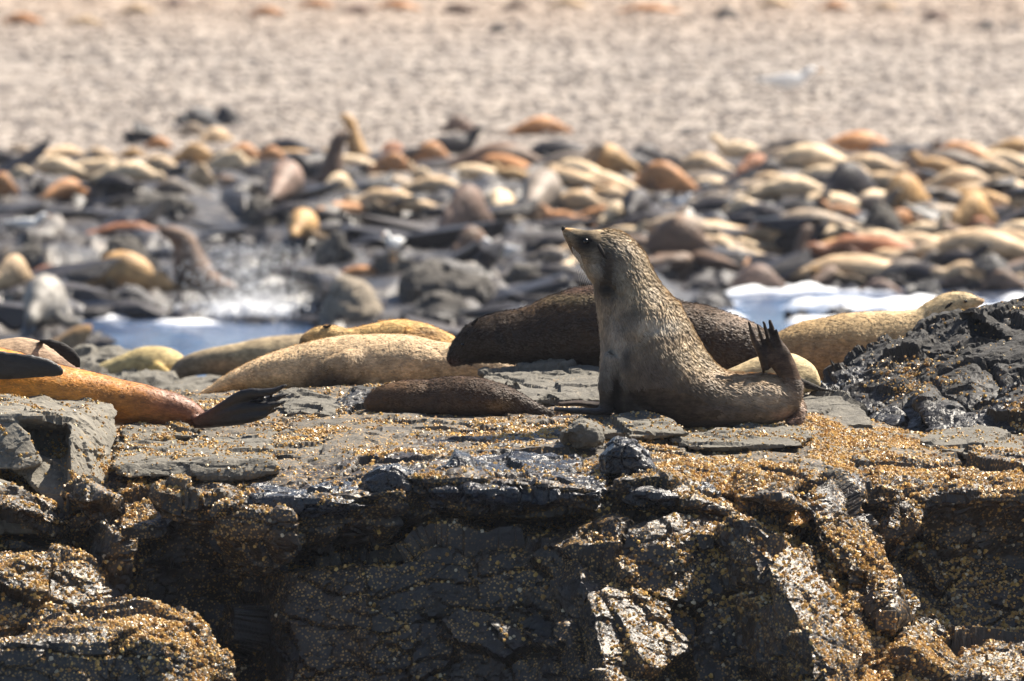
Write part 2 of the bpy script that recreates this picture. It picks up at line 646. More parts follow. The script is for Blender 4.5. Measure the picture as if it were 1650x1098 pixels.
def bedrock_solid():
    keys = sorted(ST)
    cols = list(range(-320, 2001, 16))
    nr = 12
    loops = []
    for x in cols:
        j = max(i for i, k in enumerate(keys) if k <= x)
        j = min(j, len(keys) - 2)
        t = (x - keys[j]) / (keys[j + 1] - keys[j])
        t = t * t * (3 - 2 * t)
        prof = []
        for r in range(nr):
            a, b = ST[keys[j]][r], ST[keys[j + 1]][r]
            prof.append(P(x, a[0] + (b[0] - a[0]) * t, a[1] + (b[1] - a[1]) * t))
        xb = prof[-1][0]
        prof.append((xb, 40.3, 2.0))
        prof.append((xb, 41.2, 1.1))
        prof.append((xb, 41.6, -1.0))
        prof.append((prof[0][0], 33.0, -1.0))
        loops.append(prof)
    V = np.array([p for lp in loops for p in lp])
    n = len(loops[0])
    F = []
    for i in range(len(cols) - 1):
        for j in range(n):
            k = (j + 1) % n
            F.append((i * n + j, i * n + k, (i + 1) * n + k, (i + 1) * n + j))
    F.append(tuple(range(n))[::-1])
    F.append(tuple((len(cols) - 1) * n + j for j in range(n)))
    return V, F


bed = [bedrock_solid()]
# leaning buttress on the right: sharp left ridge, lit face falling to the right
bed.append(H([(1178, 838, 34.25), (1235, 905, 33.8), (1292, 1000, 33.45), (1335, 1098, 33.15), (1480, 1500, 32.3),
              (1318, 880, 34.5), (1385, 930, 34.6), (1455, 1020, 34.65), (1500, 1098, 34.6), (1640, 1500, 34.4),
              (1150, 900, 34.35), (1190, 1098, 34.3), (1250, 1500, 34.2), (1230, 822, 34.7), (1300, 840, 34.8)]))
# second rib right of it, with the white pointed crown
bed.append(H([(1296, 795, 34.55), (1345, 752, 34.75), (1372, 800, 34.8), (1312, 860, 34.4), (1345, 900, 34.3), (1420, 905, 34.6),
              (1395, 860, 34.75), (1470, 960, 34.6), (1435, 1000, 34.3), (1330, 800, 35.2)]))
bed.append(H([(1400, 925, 34.3), (1455, 930, 34.5), (1475, 965, 34.6), (1470, 1010, 34.5), (1425, 1000, 34.1), (1390, 960, 34.2), (1440, 990, 34.9)]))
bed.append(H([(1465, 990, 34.3), (1505, 985, 34.5), (1560, 1098, 34.4), (1620, 1300, 34.1), (1450, 1060, 34.0), (1470, 1098, 33.9), (1500, 1300, 33.6), (1530, 1098, 34.9)]))
# hanging rib in the dark recess
bed.append(H([(1440, 800, 34.95), (1500, 795, 35.0), (1490, 850, 34.8), (1445, 880, 34.8), (1435, 905, 34.95), (1420, 840, 35.0), (1460, 905, 35.2)]))
# middle hump
bed.append(H([(925, 872, 34.3), (935, 930, 33.98), (960, 1000, 33.78), (985, 1098, 33.62), (1060, 1500, 32.9),
              (1010, 920, 34.12), (1080, 975, 34.12), (1130, 1040, 34.12), (1160, 1098, 34.1), (1230, 1500, 33.7),
              (870, 960, 34.15), (850, 1098, 34.05), (900, 1500, 33.7), (1010, 880, 34.4)]))
bed.append(H([(1010, 845, 34.5), (1060, 828, 34.55), (1125, 832, 34.55), (1150, 870, 34.25), (1060, 890, 34.15), (1000, 890, 34.2), (1090, 850, 35.0)]))
# overhanging lip noses
bed.append(H([(990, 772, 34.3), (1060, 765, 34.35), (1130, 782, 34.5), (1165, 800, 34.6), (1140, 812, 34.5), (1050, 822, 34.4), (985, 815, 34.35), (1080, 770, 35.0), (1000, 760, 34.9)]))
bed.append(H([(640, 770, 34.3), (720, 760, 34.35), (760, 775, 34.3), (960, 790, 34.3), (970, 800, 34.35), (880, 838, 34.55), (720, 850, 34.55), (640, 830, 34.5), (800, 755, 35.0)]))
bed.append(H([(345, 818, 34.25), (420, 800, 34.4), (520, 808, 34.35), (650, 792, 34.25), (665, 820, 34.3), (600, 880, 34.55), (420, 900, 34.6), (360, 870, 34.45), (500, 795, 35.0)]))
# pointed fin left
bed.append(H([(168, 835, 34.35), (185, 850, 34.4), (205, 890, 34.3), (212, 960, 34.3), (150, 960, 34.3), (120, 900, 34.45), (130, 1100, 34.2), (230, 1100, 34.3), (175, 850, 34.9)]))
# block under the left crest
bed.append(H([(190, 830, 34.8), (230, 812, 34.85), (300, 815, 34.8), (318, 850, 34.7), (250, 865, 34.6), (200, 860, 34.6), (260, 820, 35.2)]))
bed.append(H([(1188, 752, 34.9), (1228, 765, 34.7), (1238, 800, 34.6), (1232, 850, 34.55), (1192, 850, 34.5), (1185, 790, 34.7), (1210, 760, 35.2)]))


_rb = random.Random(77)
for i_ in range(12):
    if i_ < 12:
        bx, by = -60 + i_ * 118 + _rb.uniform(-30, 30), _rb.uniform(800, 828)
        if bx > 1150: by -= 8
        w_, h_ = _rb.uniform(60, 120), _rb.uniform(22, 44)
        db = 34.45
    else:
        bx, by = _rb.uniform(180, 1700), _rb.uniform(870, 1120)
        if 900 < bx < 1560 or i_ > 20: continue
        w_, h_ = _rb.uniform(70, 150), _rb.uniform(50, 120)
        db = 34.2 if bx < 1380 else 35.1
    pp = []
    tl = _rb.uniform(0.1, 0.7)
    for k_ in range(11):
        a_ = _rb.uniform(0, 6.283)
        r_ = _rb.uniform(0.75, 1.0)
        ux, uy = math.cos(a_) * w_ * r_, math.sin(a_) * h_ * r_
        pp.append((bx + ux, by + uy + ux * tl * 0.5, db + _rb.uniform(0.02, 0.10)))
    for k_ in range(3):
        pp.append((bx + _rb.uniform(-.45, .45) * w_, by + _rb.uniform(-.5, .2) * h_, db - _rb.uniform(0.06, 0.15)))
    pp += [(bx, by, db + 0.6), (bx + w_ * .5, by, db + 0.5), (bx - w_ * .5, by, db + 0.5)]
    bed.append(H(pp))


def bed_dens(px, py, c, n):
    top = sstep(0.25, 0.7, n[:, 2])
    # gold belt on the sloping top; sparse on the shaded face; thick on the right-hand buttress and hump
    belt = top * (0.55 + 1.6 * sstep(1.93, 2.0, c[:, 2]) * (1 - sstep(2.10, 2.2, c[:, 2])))
    butt = 2.6 * np.exp(-(((px - 1350 - (py - 900) * 0.55) / 120) ** 2)) * (py > 820) + 2.2 * np.exp(-(((px - 1040) / 90) ** 2)) * (py > 860)
    right = 1.3 * (px > 1150) * top
    return 0.22 + 1.2 * belt + butt + right


make_rock('bedrock', bed, 0.0115, M_BED, 11, kind='structure', amp=1.0, barn=125000, dens=bed_dens, bsize=(0.0038, 0.0095))

# -- separate rocks lying on or against the bedrock
make_rock('grey_boulder', [
    H([(-200, 620, 36.6), (0, 610, 36.5), (50, 616, 36.4), (95, 640, 36.2), (140, 652, 36.1), (184, 650, 36.0), (-200, 720, 35.4), (0, 720, 35.45), (120, 720, 35.5), (180, 730, 35.5),
       (-200, 860, 35.3), (150, 830, 35.4)]),
    H([(20, 664, 35.3), (125, 664, 35.3), (125, 760, 35.15), (20, 760, 35.15), (20, 664, 36.2), (125, 664, 36.2), (125, 760, 36.0), (20, 760, 36.0)]),
    H([(-200, 640, 36.0), (10, 634, 35.9), (70, 648, 35.7), (125, 662, 35.6), (-200, 668, 34.95), (20, 668, 34.95), (75, 672, 34.95), (112, 682, 35.0), (-200, 690, 35.1), (60, 682, 35.1), (110, 694, 35.2)]),
    H([(112, 664, 35.3), (150, 650, 35.8), (186, 652, 35.9), (193, 700, 35.6), (180, 760, 35.25), (166, 802, 35.0), (108, 832, 34.75), (112, 700, 34.95), (118, 760, 34.85), (100, 760, 35.3), (150, 760, 35.7)]),
    H([(-200, 668, 35.0), (20, 672, 34.95), (44, 700, 34.9), (70, 748, 34.85), (30, 758, 34.8), (-200, 765, 34.8), (0, 700, 35.6), (60, 740, 35.5)]),
    H([(20, 752, 34.95), (60, 738, 35.0), (112, 735, 35.1), (118, 800, 34.85), (105, 832, 34.8), (70, 800, 34.85), (40, 770, 34.9), (90, 760, 35.6)]),
    H([(-200, 780, 34.7), (-10, 776, 34.75), (20, 782, 34.7), (70, 812, 34.65), (98, 842, 34.65), (60, 858, 34.55), (-200, 855, 34.5), (30, 800, 35.3)]),
], 0.0105, M_GREY, 21, 'big grey squarish boulder at the left edge below the orange seal', amp=0.6, strata=0.6, crack=0.6, barn=3000,
    dens=lambda px, py, c, n: 0.05 + 1.5 * sstep(690, 800, py) * sstep(60, 130, px))
make_rock('dark_outcrop', [
    H([(1318, 612, 38.3), (1392, 562, 38.4), (1440, 552, 38.3), (1500, 522, 38.2), (1560, 500, 38.1), (1590, 487, 38.1), (1750, 478, 38.1), (1900, 480, 38.1),
       (1330, 640, 37.4), (1420, 690, 36.95), (1500, 712, 36.7), (1900, 720, 36.6), (1350, 660, 38.8), (1900, 660, 38.9)]),
    H([(1490, 590, 37.2), (1535, 548, 37.5), (1590, 540, 37.55), (1750, 560, 37.2), (1480, 655, 36.85), (1500, 705, 36.55), (1900, 705, 36.4), (1900, 570, 37.2), (1600, 600, 38.2)]),
    H([(1490, 530, 38.0), (1555, 498, 38.0), (1575, 560, 37.5), (1520, 580, 37.5), (1560, 530, 38.6)]),
    H([(1555, 505, 37.9), (1600, 488, 37.9), (1760, 492, 37.8), (1900, 500, 37.8), (1620, 545, 37.5), (1900, 560, 37.4), (1700, 520, 38.6)]),
], 0.0115, M_DARK, 31, 'high jagged black rock outcrop rising at the right edge in front of the pale seal', amp=1.15, barn=3200,
    dens=lambda px, py, c, n: 0.05 + 1.0 * np.exp(-((px - 1450) / 60) ** 2 - ((py - 600) / 30) ** 2) + 0.9 * sstep(1600, 1660, px) * sstep(630, 680, py))
make_rock('rounded_boulder', [
    H([(-150, 905, 34.15), (0, 888, 34.3), (60, 884, 34.35), (120, 895, 34.3), (150, 905, 34.05), (178, 945, 33.95), (185, 980, 33.95), (150, 1020, 33.9), (0, 1040, 33.7), (-150, 1050, 33.6),
       (0, 915, 33.85), (80, 905, 33.95), (70, 1000, 33.7), (60, 900, 34.8), (180, 1050, 34.4)]),
], 0.0105, M_LOW, 41, 'rounded black boulder with gold barnacle crust on top, left edge, above the lowest boulder', amp=0.9, barn=4200, dens=lambda px, py, c, n: 0.35 + 2.0 * np.clip(n[:, 2], 0, 1), bsize=(0.004, 0.009))
make_rock('crusted_boulder', [
    H([(-150, 1060, 33.4), (0, 1035, 33.6), (120, 1000, 33.75), (235, 968, 33.9), (245, 985, 33.7), (300, 990, 33.7), (340, 1015, 33.65), (375, 1075, 33.6), (400, 1250, 33.5), (400, 1500, 33.4), (-150, 1500, 33.0),
       (0, 1045, 33.2), (120, 1030, 33.3), (210, 1010, 33.3), (270, 1030, 33.25), (250, 1500, 33.0), (200, 990, 34.4), (380, 1200, 34.3)]),
], 0.0105, M_LOW, 47, 'black boulder thickly crusted with gold barnacles in the bottom left corner', amp=1.0, barn=7500, dens=lambda px, py, c, n: 0.4 + 2.0 * np.clip(n[:, 2], 0, 1) + 1.6 * sstep(180, 260, px), bsize=(0.004, 0.0095))
make_rock('wet_stone', [chunk([(964, 735), (990, 706), (1020, 712), (1048, 730), (1062, 762), (1030, 770), (965, 772)], 34.62, 0.22, bulge=0.10, seed=2)],
          0.007, M_SHINE, 51, 'glossy dark pointed stone standing on the lip below the sitting seal', amp=0.5, s=0.6)
make_rock('wet_stone', [chunk([(714, 760), (732, 728), (756, 736), (778, 764), (745, 770)], 34.6, 0.2, bulge=0.06, seed=3)],
          0.007, M_SHINE, 52, 'small glossy dark triangular stone on the crest, left of the bigger pointed one', amp=0.4, s=0.5)
make_rock('wet_stone', [chunk([(584, 776), (610, 756), (640, 752), (668, 765), (672, 795), (630, 806), (590, 798)], 34.35, 0.3, bulge=0.05, seed=4)],
          0.007, M_SHINE, 53, 'wet stone glinting white on the crest left of centre', amp=0.7, s=0.6)
make_rock('wet_slab', [chunk([(378, 812), (395, 795), (470, 797), (560, 808), (610, 815), (570, 826), (430, 828), (400, 836)], 34.25, 0.35, bulge=0.04, seed=5)],
          0.008, M_SHINE, 54, 'long low shiny wet slab on the crest at left centre', amp=0.6, s=0.6)
make_rock('wet_slab', [H([(690, 790, 34.28), (716, 762, 34.5), (738, 734, 34.9), (850, 732, 35.0), (955, 738, 35.0), (980, 770, 34.5), (972, 796, 34.28), (880, 800, 34.2), (800, 798, 34.2), (760, 786, 34.25), (840, 830, 34.5), (700, 820, 34.5), (960, 820, 34.5)])],
          0.009, M_SHINE, 55, 'broad tilted slab shining with wet, along the crest between the two pointed stones', amp=0.9, s=0.8, barn=500)
make_rock('wet_slab', [H([(1010, 790, 34.28), (1000, 762, 34.5), (1050, 752, 34.75), (1120, 770, 34.7), (1165, 795, 34.55), (1120, 806, 34.4), (1060, 800, 34.25), (1080, 830, 34.5), (1010, 820, 34.5)])],
          0.009, M_SHINE, 56, 'wet slab sloping down to the right of the glossy pointed stone', amp=0.9, s=0.8, barn=260)
make_rock('wet_slab', [H([(480, 806, 34.22), (505, 784, 34.45), (560, 768, 34.8), (620, 775, 34.7), (600, 800, 34.3), (560, 812, 34.18), (540, 840, 34.4), (490, 830, 34.4)])],
          0.009, M_SHINE, 57, 'wet slab rising to the right just left of the white glinting stone', amp=0.9, s=0.8, barn=200)
make_rock('crest_block', [H([(338, 862, 34.25), (350, 818, 34.2), (392, 806, 34.3), (470, 822, 34.12), (485, 880, 34.12), (440, 925, 34.3), (372, 930, 34.45), (400, 810, 34.9), (480, 830, 34.8)])],
          0.010, M_BED, 58, 'angular black block under the left crest, below the long wet slab', amp=0.6, s=1.2, barn=900)
make_rock('flat_slab', [H([(178, 752, 35.1), (240, 745, 35.1), (440, 742, 35.05), (452, 760, 35.0), (400, 772, 35.0), (200, 768, 35.05), (190, 700, 36.3), (440, 690, 36.3), (300, 690, 36.6), (250, 780, 35.8)])],
          0.010, M_SLAB, 61, 'flat grey slab with a dark crack under its front edge, left of centre', amp=0.5, barn=1800)
make_rock('flat_slab', [H([(330, 688, 36.4), (430, 680, 36.3), (482, 690, 36.1), (552, 732, 35.5), (556, 745, 35.5), (440, 745, 35.5), (380, 710, 36.1), (480, 740, 36.0)])],
          0.010, M_SLAB, 62, 'grey slab with a slanting right edge below the black hind flipper', amp=0.45, barn=700)
make_rock('flat_slab', [H([(905, 690, 36.0), (935, 668, 36.1), (1010, 664, 36.0), (1090, 682, 35.75), (1115, 702, 35.55), (1000, 705, 35.5), (930, 705, 35.6), (1000, 690, 36.6)])],
          0.009, M_SLAB, 63, 'low grey slab in front of the fore flipper of the sitting seal', amp=0.7, s=0.8, barn=350)
make_rock('flat_slab', [H([(1060, 700, 35.7), (1150, 690, 35.85), (1290, 682, 36.0), (1320, 700, 35.8), (1290, 722, 35.5), (1100, 722, 35.4), (1200, 700, 36.5)])],
          0.010, M_SLAB, 64, 'smooth grey slab the rump of the sitting seal rests on', amp=0.35, crack=0.5, barn=500)
make_rock('flat_slab', [H([(1272, 645, 37.2), (1290, 630, 37.4), (1360, 634, 37.2), (1400, 660, 36.9), (1412, 684, 36.7), (1290, 692, 36.6), (1270, 680, 36.8), (1340, 660, 37.9)]),
                        H([(1270, 655, 37.0), (1395, 668, 36.8), (1412, 690, 36.6), (1270, 698, 36.5), (1330, 690, 37.2)])],
          0.010, M_SLAB, 65, 'layered grey slab right of the sitting seal, before the black outcrop', amp=0.6)
make_rock('flat_slab', [H([(1490, 700, 36.4), (1540, 686, 36.5), (1600, 690, 36.3), (1650, 710, 36.2), (1665, 742, 35.8), (1560, 738, 35.7), (1480, 720, 36.0), (1600, 720, 36.8)])],
          0.010, M_SLAB, 66, 'smooth grey slab at the right edge under the black outcrop', amp=0.4, crack=0.5, barn=300)
make_rock('flat_slab', [H([(772, 600, 38.2), (830, 588, 38.3), (960, 590, 38.2), (1000, 600, 38.0), (990, 625, 37.6), (850, 630, 37.5), (780, 618, 37.8), (900, 640, 38.6)]),
                        H([(700, 632, 37.5), (850, 622, 37.5), (985, 620, 37.4), (990, 645, 37.1), (860, 648, 37.0), (700, 650, 37.1), (850, 660, 37.8)])],
          0.010, M_SLAB, 67, 'layered grey ledge under the chest of the dark seal', amp=0.7)
make_rock('rough_rock', [H([(535, 660, 36.9), (560, 622, 37.1), (600, 612, 37.2), (640, 640, 37.0), (620, 670, 36.6), (560, 685, 36.5), (520, 680, 36.7), (590, 650, 37.6)])],
          0.009, M_DARK, 68, 'small rough black rock between the tan seal and the brown pup', amp=0.8, s=0.7, barn=450)
make_rock('rough_rock', [H([(440, 640, 37.1), (470, 628, 37.2), (530, 640, 37.1), (560, 655, 36.9), (540, 672, 36.6), (460, 670, 36.7), (500, 650, 37.6)])],
          0.009, M_SLAB, 69, 'rounded grey rock behind the tips of the black hind flipper', amp=0.7, s=0.7)
make_rock('rough_rock', [H([(190, 690, 36.1), (250, 682, 36.3), (300, 688, 36.2), (320, 705, 35.9), (200, 715, 35.8), (250, 700, 36.6)])],
          0.010, M_SLAB, 70, 'low grey ledge directly under the rump of the orange seal', amp=0.9, s=0.7, barn=800)
make_rock('rough_rock', [chunk([(905, 700), (935, 680), (968, 690), (972, 712), (940, 722), (910, 716)], 35.3, 0.25, bulge=0.08, seed=8)],
          0.008, M_SLAB, 71, 'blocky rock just up and left of the glossy pointed stone', amp=0.7, s=0.6, barn=120)
# lower shelf farther back, behind the islet top
make_rock('rock_shelf', [
    H([(-300, 612, 46.0), (100, 600, 47.5), (560, 622, 46.5), (700, 640, 45.0), (-300, 660, 44.0), (650, 660, 44.0), (-300, 900, 44), (700, 900, 44.5), (560, 640, 49.5), (-300, 620, 50.0), (600, 800, 50), (-300, 800, 50)]),
    H([(120, 578, 49.0), (200, 572, 49.3), (260, 590, 48.8), (150, 610, 48.0), (250, 610, 48.3), (180, 620, 49.8)]),
], 0.03, M_SLAB, 81, 'low grey rock shelf behind the islet on which two blurred seals lie', amp=1.0, s=1.6)

# ------------------------------------------------------------------ far shore: ground sheet from waterline to beach and beyond
def ztab(D, tab):
    return np.interp(D, [t[0] for t in tab], [t[1] for t in tab])


TAIL = [(92, .40), (100, .47), (115, .5), (140, .62), (180, .76), (230, 1.0), (300, 2.6), (420, 7.5)]
T_LEFT = [(55, -.8), (60, -.3), (64, .2), (70, .38), (80, .36)] + TAIL
T_BAY = [(55, -.9), (76, -.5), (79.3, -.12), (80.3, .02), (82, .18), (85, .3)] + TAIL
T_MID = [(55, -.9), (66, -.5), (69, -.1), (70.5, .12), (75, .22), (83, .30)] + TAIL
T_RIGHT = [(55, -.9), (76, -.5), (82.0, -.12), (84, .0), (86, .14)] + TAIL
STATIONS = [(-900, T_LEFT), (110, T_LEFT), (150, T_BAY), (480, T_BAY), (530, T_MID), (960, T_MID), (1110, T_RIGHT), (2600, T_RIGHT)]


def ground_base(pxv, D):
    out = np.zeros_like(D)
    xs = [s[0] for s in STATIONS]
    Z = [ztab(D, s[1]) for s in STATIONS]
    for i in range(len(xs) - 1):
        m = (pxv >= xs[i]) & (pxv <= xs[i + 1])
        t = np.clip((pxv - xs[i]) / (xs[i + 1] - xs[i]), 0, 1)
        t = t * t * (3 - 2 * t)
        out = np.where(m, Z[i] * (1 - t) + Z[i + 1] * t, out)
    return out


def ground_z(X, Y):
    X = np.asarray(X, float); Y = np.asarray(Y, float)
    pxv = 825 + X / Y * FPX
    pxs = pxv + 40 * vnoise(np.stack([X * 0.4, Y * 0.4, X * 0], 1), 3)
    z = ground_base(np.clip(pxs, -899, 2599), Y)
    p = np.stack([X, Y, X * 0], 1)
    w = p + 0.5 * np.stack([fbm(p * 0.8, 2, 5), fbm(p * 0.8, 2, 9), 0 * X], 1)
    sh = np.array([1.0, 0.55, 1])
    h1, e1, _ = facet(w * sh / 1.5, 101)
    h2, e2, _ = facet(w * sh / 0.6, 103)
    h3, e3, _ = facet(w * sh / 0.25, 107)
    rocky = (1 - sstep(98, 108, Y + 3 * vnoise(p * 0.3, 8)))
    z = z + rocky * (0.22 * h1 + 0.14 * h2 + 0.012 * h3 - 0.08 * (1 - sstep(0, .09, e1)) + 0.05 * fbm(p * 1.6, 2, 12))
    z = z + (1 - rocky) * (0.05 * fbm(p * 0.35, 3, 40) + 0.008 * h3 + 0.012 * fbm(p * 7, 2, 44))
    return z


rowsD = np.concatenate([np.arange(58, 112, 0.13), np.arange(112, 150, 0.22), np.arange(150, 232, 0.5), np.array([235, 245, 260, 280, 310, 350, 420])])
colsP = np.concatenate([np.arange(-900, -100, 24), np.arange(-100, 1750, 6.0), np.arange(1750, 2601, 24)])
GX = ((colsP[None, :] - 825) / FPX) * rowsD[:, None]
GY = np.repeat(rowsD[:, None], len(colsP), 1)
GZ = ground_z(GX.ravel(), GY.ravel())
GV = np.stack([GX.ravel(), GY.ravel(), GZ], 1)
nr, nc = len(rowsD), len(colsP)
ii = (np.arange(nr - 1)[:, None] * nc + np.arange(nc - 1)[None, :]).ravel()
GF = np.stack([ii, ii + 1, ii + nc + 1, ii + nc], 1)


def shore_mat():
    k = NT('shore_ground')
    sep = k.n('ShaderNodeSeparateXYZ')
    k.l(k.pos, sep.inputs[0])
    y = k.math('ADD', sep.outputs[1], k.math('MULTIPLY', k.noise(0.35, 3), 8.0))
    beach = k.ramp(y, 101, 110)
    n1 = k.noise(1.6, 6, 0.65)
    n2 = k.noise(3.5, 4, 0.55)
    low = k.ramp(sep.outputs[2], 0.12, 0.5)
    rock = k.mix(k.ramp(n1, 0.35, 0.65), (0.018, 0.016, 0.018), (0.060, 0.052, 0.047))
    rock = k.mix(low, k.mix(k.ramp(n2, 0.4, 0.7), (0.010, 0.009, 0.012), (0.026, 0.023, 0.024)), rock)
    rock = k.mix(k.math('MULTIPLY', k.ramp(n2, 0.55, 0.72), 0.5), rock, (0.26, 0.22, 0.18))
    peb = k.mix(k.noise(9, 4, 0.7), (0.165, 0.142, 0.125), (0.255, 0.22, 0.192))
    peb = k.mix(k.ramp(n1, 0.4, 0.7), peb, (0.36, 0.31, 0.26))
    far = k.ramp(y, 140, 195)
    peb = k.mix(k.math('MULTIPLY', far, 0.5), peb, (0.38, 0.265, 0.175))
    c = k.mix(beach, rock, peb)
    n = k.bump(k.noise(5, 7, 0.7), 0.6, 0.06)
    rg = k.math('ADD', 0.42, k.math('MULTIPLY', beach, 0.4))
    return k.done(c, rg, n, 0.45)


gme = mesh_from('shore', GV, GF, smooth=True)
tag(link('shore', gme, shore_mat()), kind='structure')


def ground_at(px, py):
    """first point of the far ground seen at a photo pixel"""
    D = np.arange(60, 230, 0.1)
    X = (px - 825) / FPX * D
    Z = ground_z(X, D)
    _, gy = pix(np.stack([X, D, Z], 1))
    ok = np.where((gy <= py) & (Z > 0.0))[0]
    i = ok[0] if len(ok) else int(np.argmin(np.abs(gy - py)))
    return float(D[i])


# loose cobbles of the beach
def scatter_stones(name, n, y0, y1, smin, smax, seed, mat, x_margin=260, power=1.0):
    rng = np.random.default_rng(seed)
    Y = y0 + (y1 - y0) * rng.random(n) ** power
    pxv = rng.uniform(-x_margin, 1650 + x_margin, n)
    X = (pxv - 825) / FPX * Y
    Z = ground_z(X, Y)
    r = (smin + (smax - smin) * rng.random(n) ** 2.5) * (0.6 + 0.4 * Y / 120)
    sc = np.stack([r * rng.uniform(0.8, 1.5, n), r * rng.uniform(0.8, 1.3, n), r * rng.uniform(0.35, 0.62, n)], 1)
    a = rng.uniform(0, 6.28, n)
    base = ICO_V[None] * (1 + rng.uniform(-0.22, 0.22, (n, len(ICO_V), 1))) * sc[:, None, :]
    ca, sa = np.cos(a)[:, None], np.sin(a)[:, None]
    VX = base[:, :, 0] * ca - base[:, :, 1] * sa + X[:, None]
    VY = base[:, :, 0] * sa + base[:, :, 1] * ca + Y[:, None]
    VZ = base[:, :, 2] + (Z + sc[:, 2] * 0.35)[:, None]
    V = np.stack([VX, VY, VZ], 2).reshape(-1, 3)
    F = (np.arange(n)[:, None, None] * len(ICO_V) + ICO_F[None]).reshape(-1, 3)
    me = mesh_from(name, V, F)
    t = rng.random((n, 1))
    C = np.array([[0.145, 0.125, 0.112]]) + t * np.array([[0.13, 0.108, 0.092]])
    C = C * (1 + 0.22 * fbm(np.stack([X * 0.35, Y * 0.12, X * 0], 1), 3, 55))[:, None]
    C = C * (1 + sstep(135, 190, Y)[:, None] * (np.array([[1.22, 1.05, 0.88]]) - 1))
    C = np.where(rng.random((n, 1)) < 0.12, np.array([[0.40, 0.335, 0.28]]), C)
    C = np.where(rng.random((n, 1)) < 0.05, np.array([[0.07, 0.065, 0.07]]), C)
    set_coat(me, np.repeat(C, len(ICO_V), 0))
    return tag(link(name, me, mat), kind='stuff')


def coat_mat(name, rough, bumpd=0.01):
    k = NT(name)
    a = k.n('ShaderNodeAttribute')
    a.attribute_name = 'coat'
    f = k.noise(25, 4)
    g = k.n('ShaderNodeMix'); g.data_type = 'RGBA'; g.blend_type = 'MULTIPLY'; g.inputs[0].default_value = 1
    k.l(a.outputs['Color'], g.inputs[6])
    k.l(k.mix(k.ramp(f, 0.3, 0.7), (0.75, 0.75, 0.75), (1.2, 1.2, 1.2)), g.inputs[7])
    return k.done(g.outputs[2], rough, k.bump(f, 0.5, bumpd), 0.4)


M_COB = coat_mat('cobble_stone', 0.8)
scatter_stones('cobbles', 56000, 103, 206, 0.016, 0.07, 91, M_COB, power=1.2)

def rubble():
    rng = np.random.default_rng(301)
    n = 2300
    Y = rng.uniform(69, 104, n)
    pxv = rng.uniform(-200, 1850, n)
    X = (pxv - 825) / FPX * Y
    Z = ground_z(X, Y)
    ok = (Z > 0.02) & (vnoise(np.stack([X * 0.9, Y * 0.4, X * 0], 1), 31) > -0.15)
    X, Y, Z = X[ok], Y[ok], Z[ok]
    n = len(X)
    r = 0.05 + 0.17 * rng.random(n) ** 2.2
    sc = np.stack([r * rng.uniform(1.2, 4.0, n), r * rng.uniform(1.0, 2.0, n), r * rng.uniform(0.35, 0.8, n)], 1)
    base = ICO_V[None] * (1 + rng.uniform(-0.34, 0.34, (n, len(ICO_V), 1))) * sc[:, None, :]
    a = rng.normal(0.12, 0.22, n)
    ca, sa = np.cos(a)[:, None], np.sin(a)[:, None]
    VX = base[:, :, 0] * ca - base[:, :, 2] * sa + X[:, None]
    VZ = base[:, :, 0] * sa + base[:, :, 2] * ca + Z[:, None]
    V = np.stack([VX, base[:, :, 1] + Y[:, None], VZ], 2).reshape(-1, 3)
    me = mesh_from('rubble', V, (np.arange(n)[:, None, None] * len(ICO_V) + ICO_F[None]).reshape(-1, 3))
    C = np.array([[0.018, 0.016, 0.018]]) + 0.6 * rng.random((n, 1)) ** 2 * np.array([[0.085, 0.072, 0.06]])
    set_coat(me, np.repeat(C, len(ICO_V), 0))
    tag(link('rubble', me, M_RUB), kind='stuff')


M_RUB = coat_mat('wet_rubble', 0.42, 0.02)
M_RUBD = plain('dark_beach_stone', (0.05, 0.045, 0.045), 0.7)
rubble()

# ------------------------------------------------------------------ water of the channel and the open sea round the islet
wr = np.concatenate([np.arange(-40, 40, 4.0), np.arange(40, 60, 0.8), np.arange(60, 88.5, 0.11)])
wc = np.concatenate([np.arange(-60, -7, 4.0), np.arange(-6.5, 7.5, 0.07), np.arange(8, 61, 4.0)])
WX, WY = np.meshgrid(wc, wr)
WX, WY = WX.ravel(), WY.ravel()
pw = np.stack([WX, WY, WX * 0], 1)
amp_w = 0.02
WZ = amp_w * fbm(pw * np.array([1.6, 0.9, 1]), 4, 71) + 0.01 * fbm(pw * 5, 3, 73)
pxw, pyw = pix(np.stack([WX, WY, WX * 0], 1))
nz = fbm(pw * np.array([1.3, 2.2, 1]), 3, 75)
nz2 = fbm(pw * np.array([3.0, 1.6, 1]), 3, 76)
foam = np.zeros(len(WX))
foam += np.exp(-((pyw - 516) / 9) ** 2) * (pxw > 120) * (pxw < 360) * 0.42
foam += np.exp(-((pyw - 500) / 17) ** 2 - ((pxw - 420) / 75) ** 2) * 1.7
foam += np.exp(-((pyw - 500) / 32) ** 2) * sstep(1090, 1180, pxw) * 0.28
foam = sstep(0.25, 0.8, foam * (1 + 1.5 * nz) + 0.5 * nz * (foam > .1) + 0.5 * nz2 * (foam > 0.05) - 0.12)
WZ = WZ + foam * (0.03 + 0.05 * np.clip(nz2, 0, 1))
nrw, ncw = len(wr), len(wc)
iw = (np.arange(nrw - 1)[:, None] * ncw + np.arange(ncw - 1)[None, :]).ravel()
wme = mesh_from('sea_water', np.stack([WX, WY, WZ], 1), np.stack([iw, iw + 1, iw + ncw + 1, iw + ncw], 1), smooth=True)
at = wme.attributes.new('foam', 'FLOAT', 'POINT')
at.data.foreach_set('value', foam.astype(np.float32))


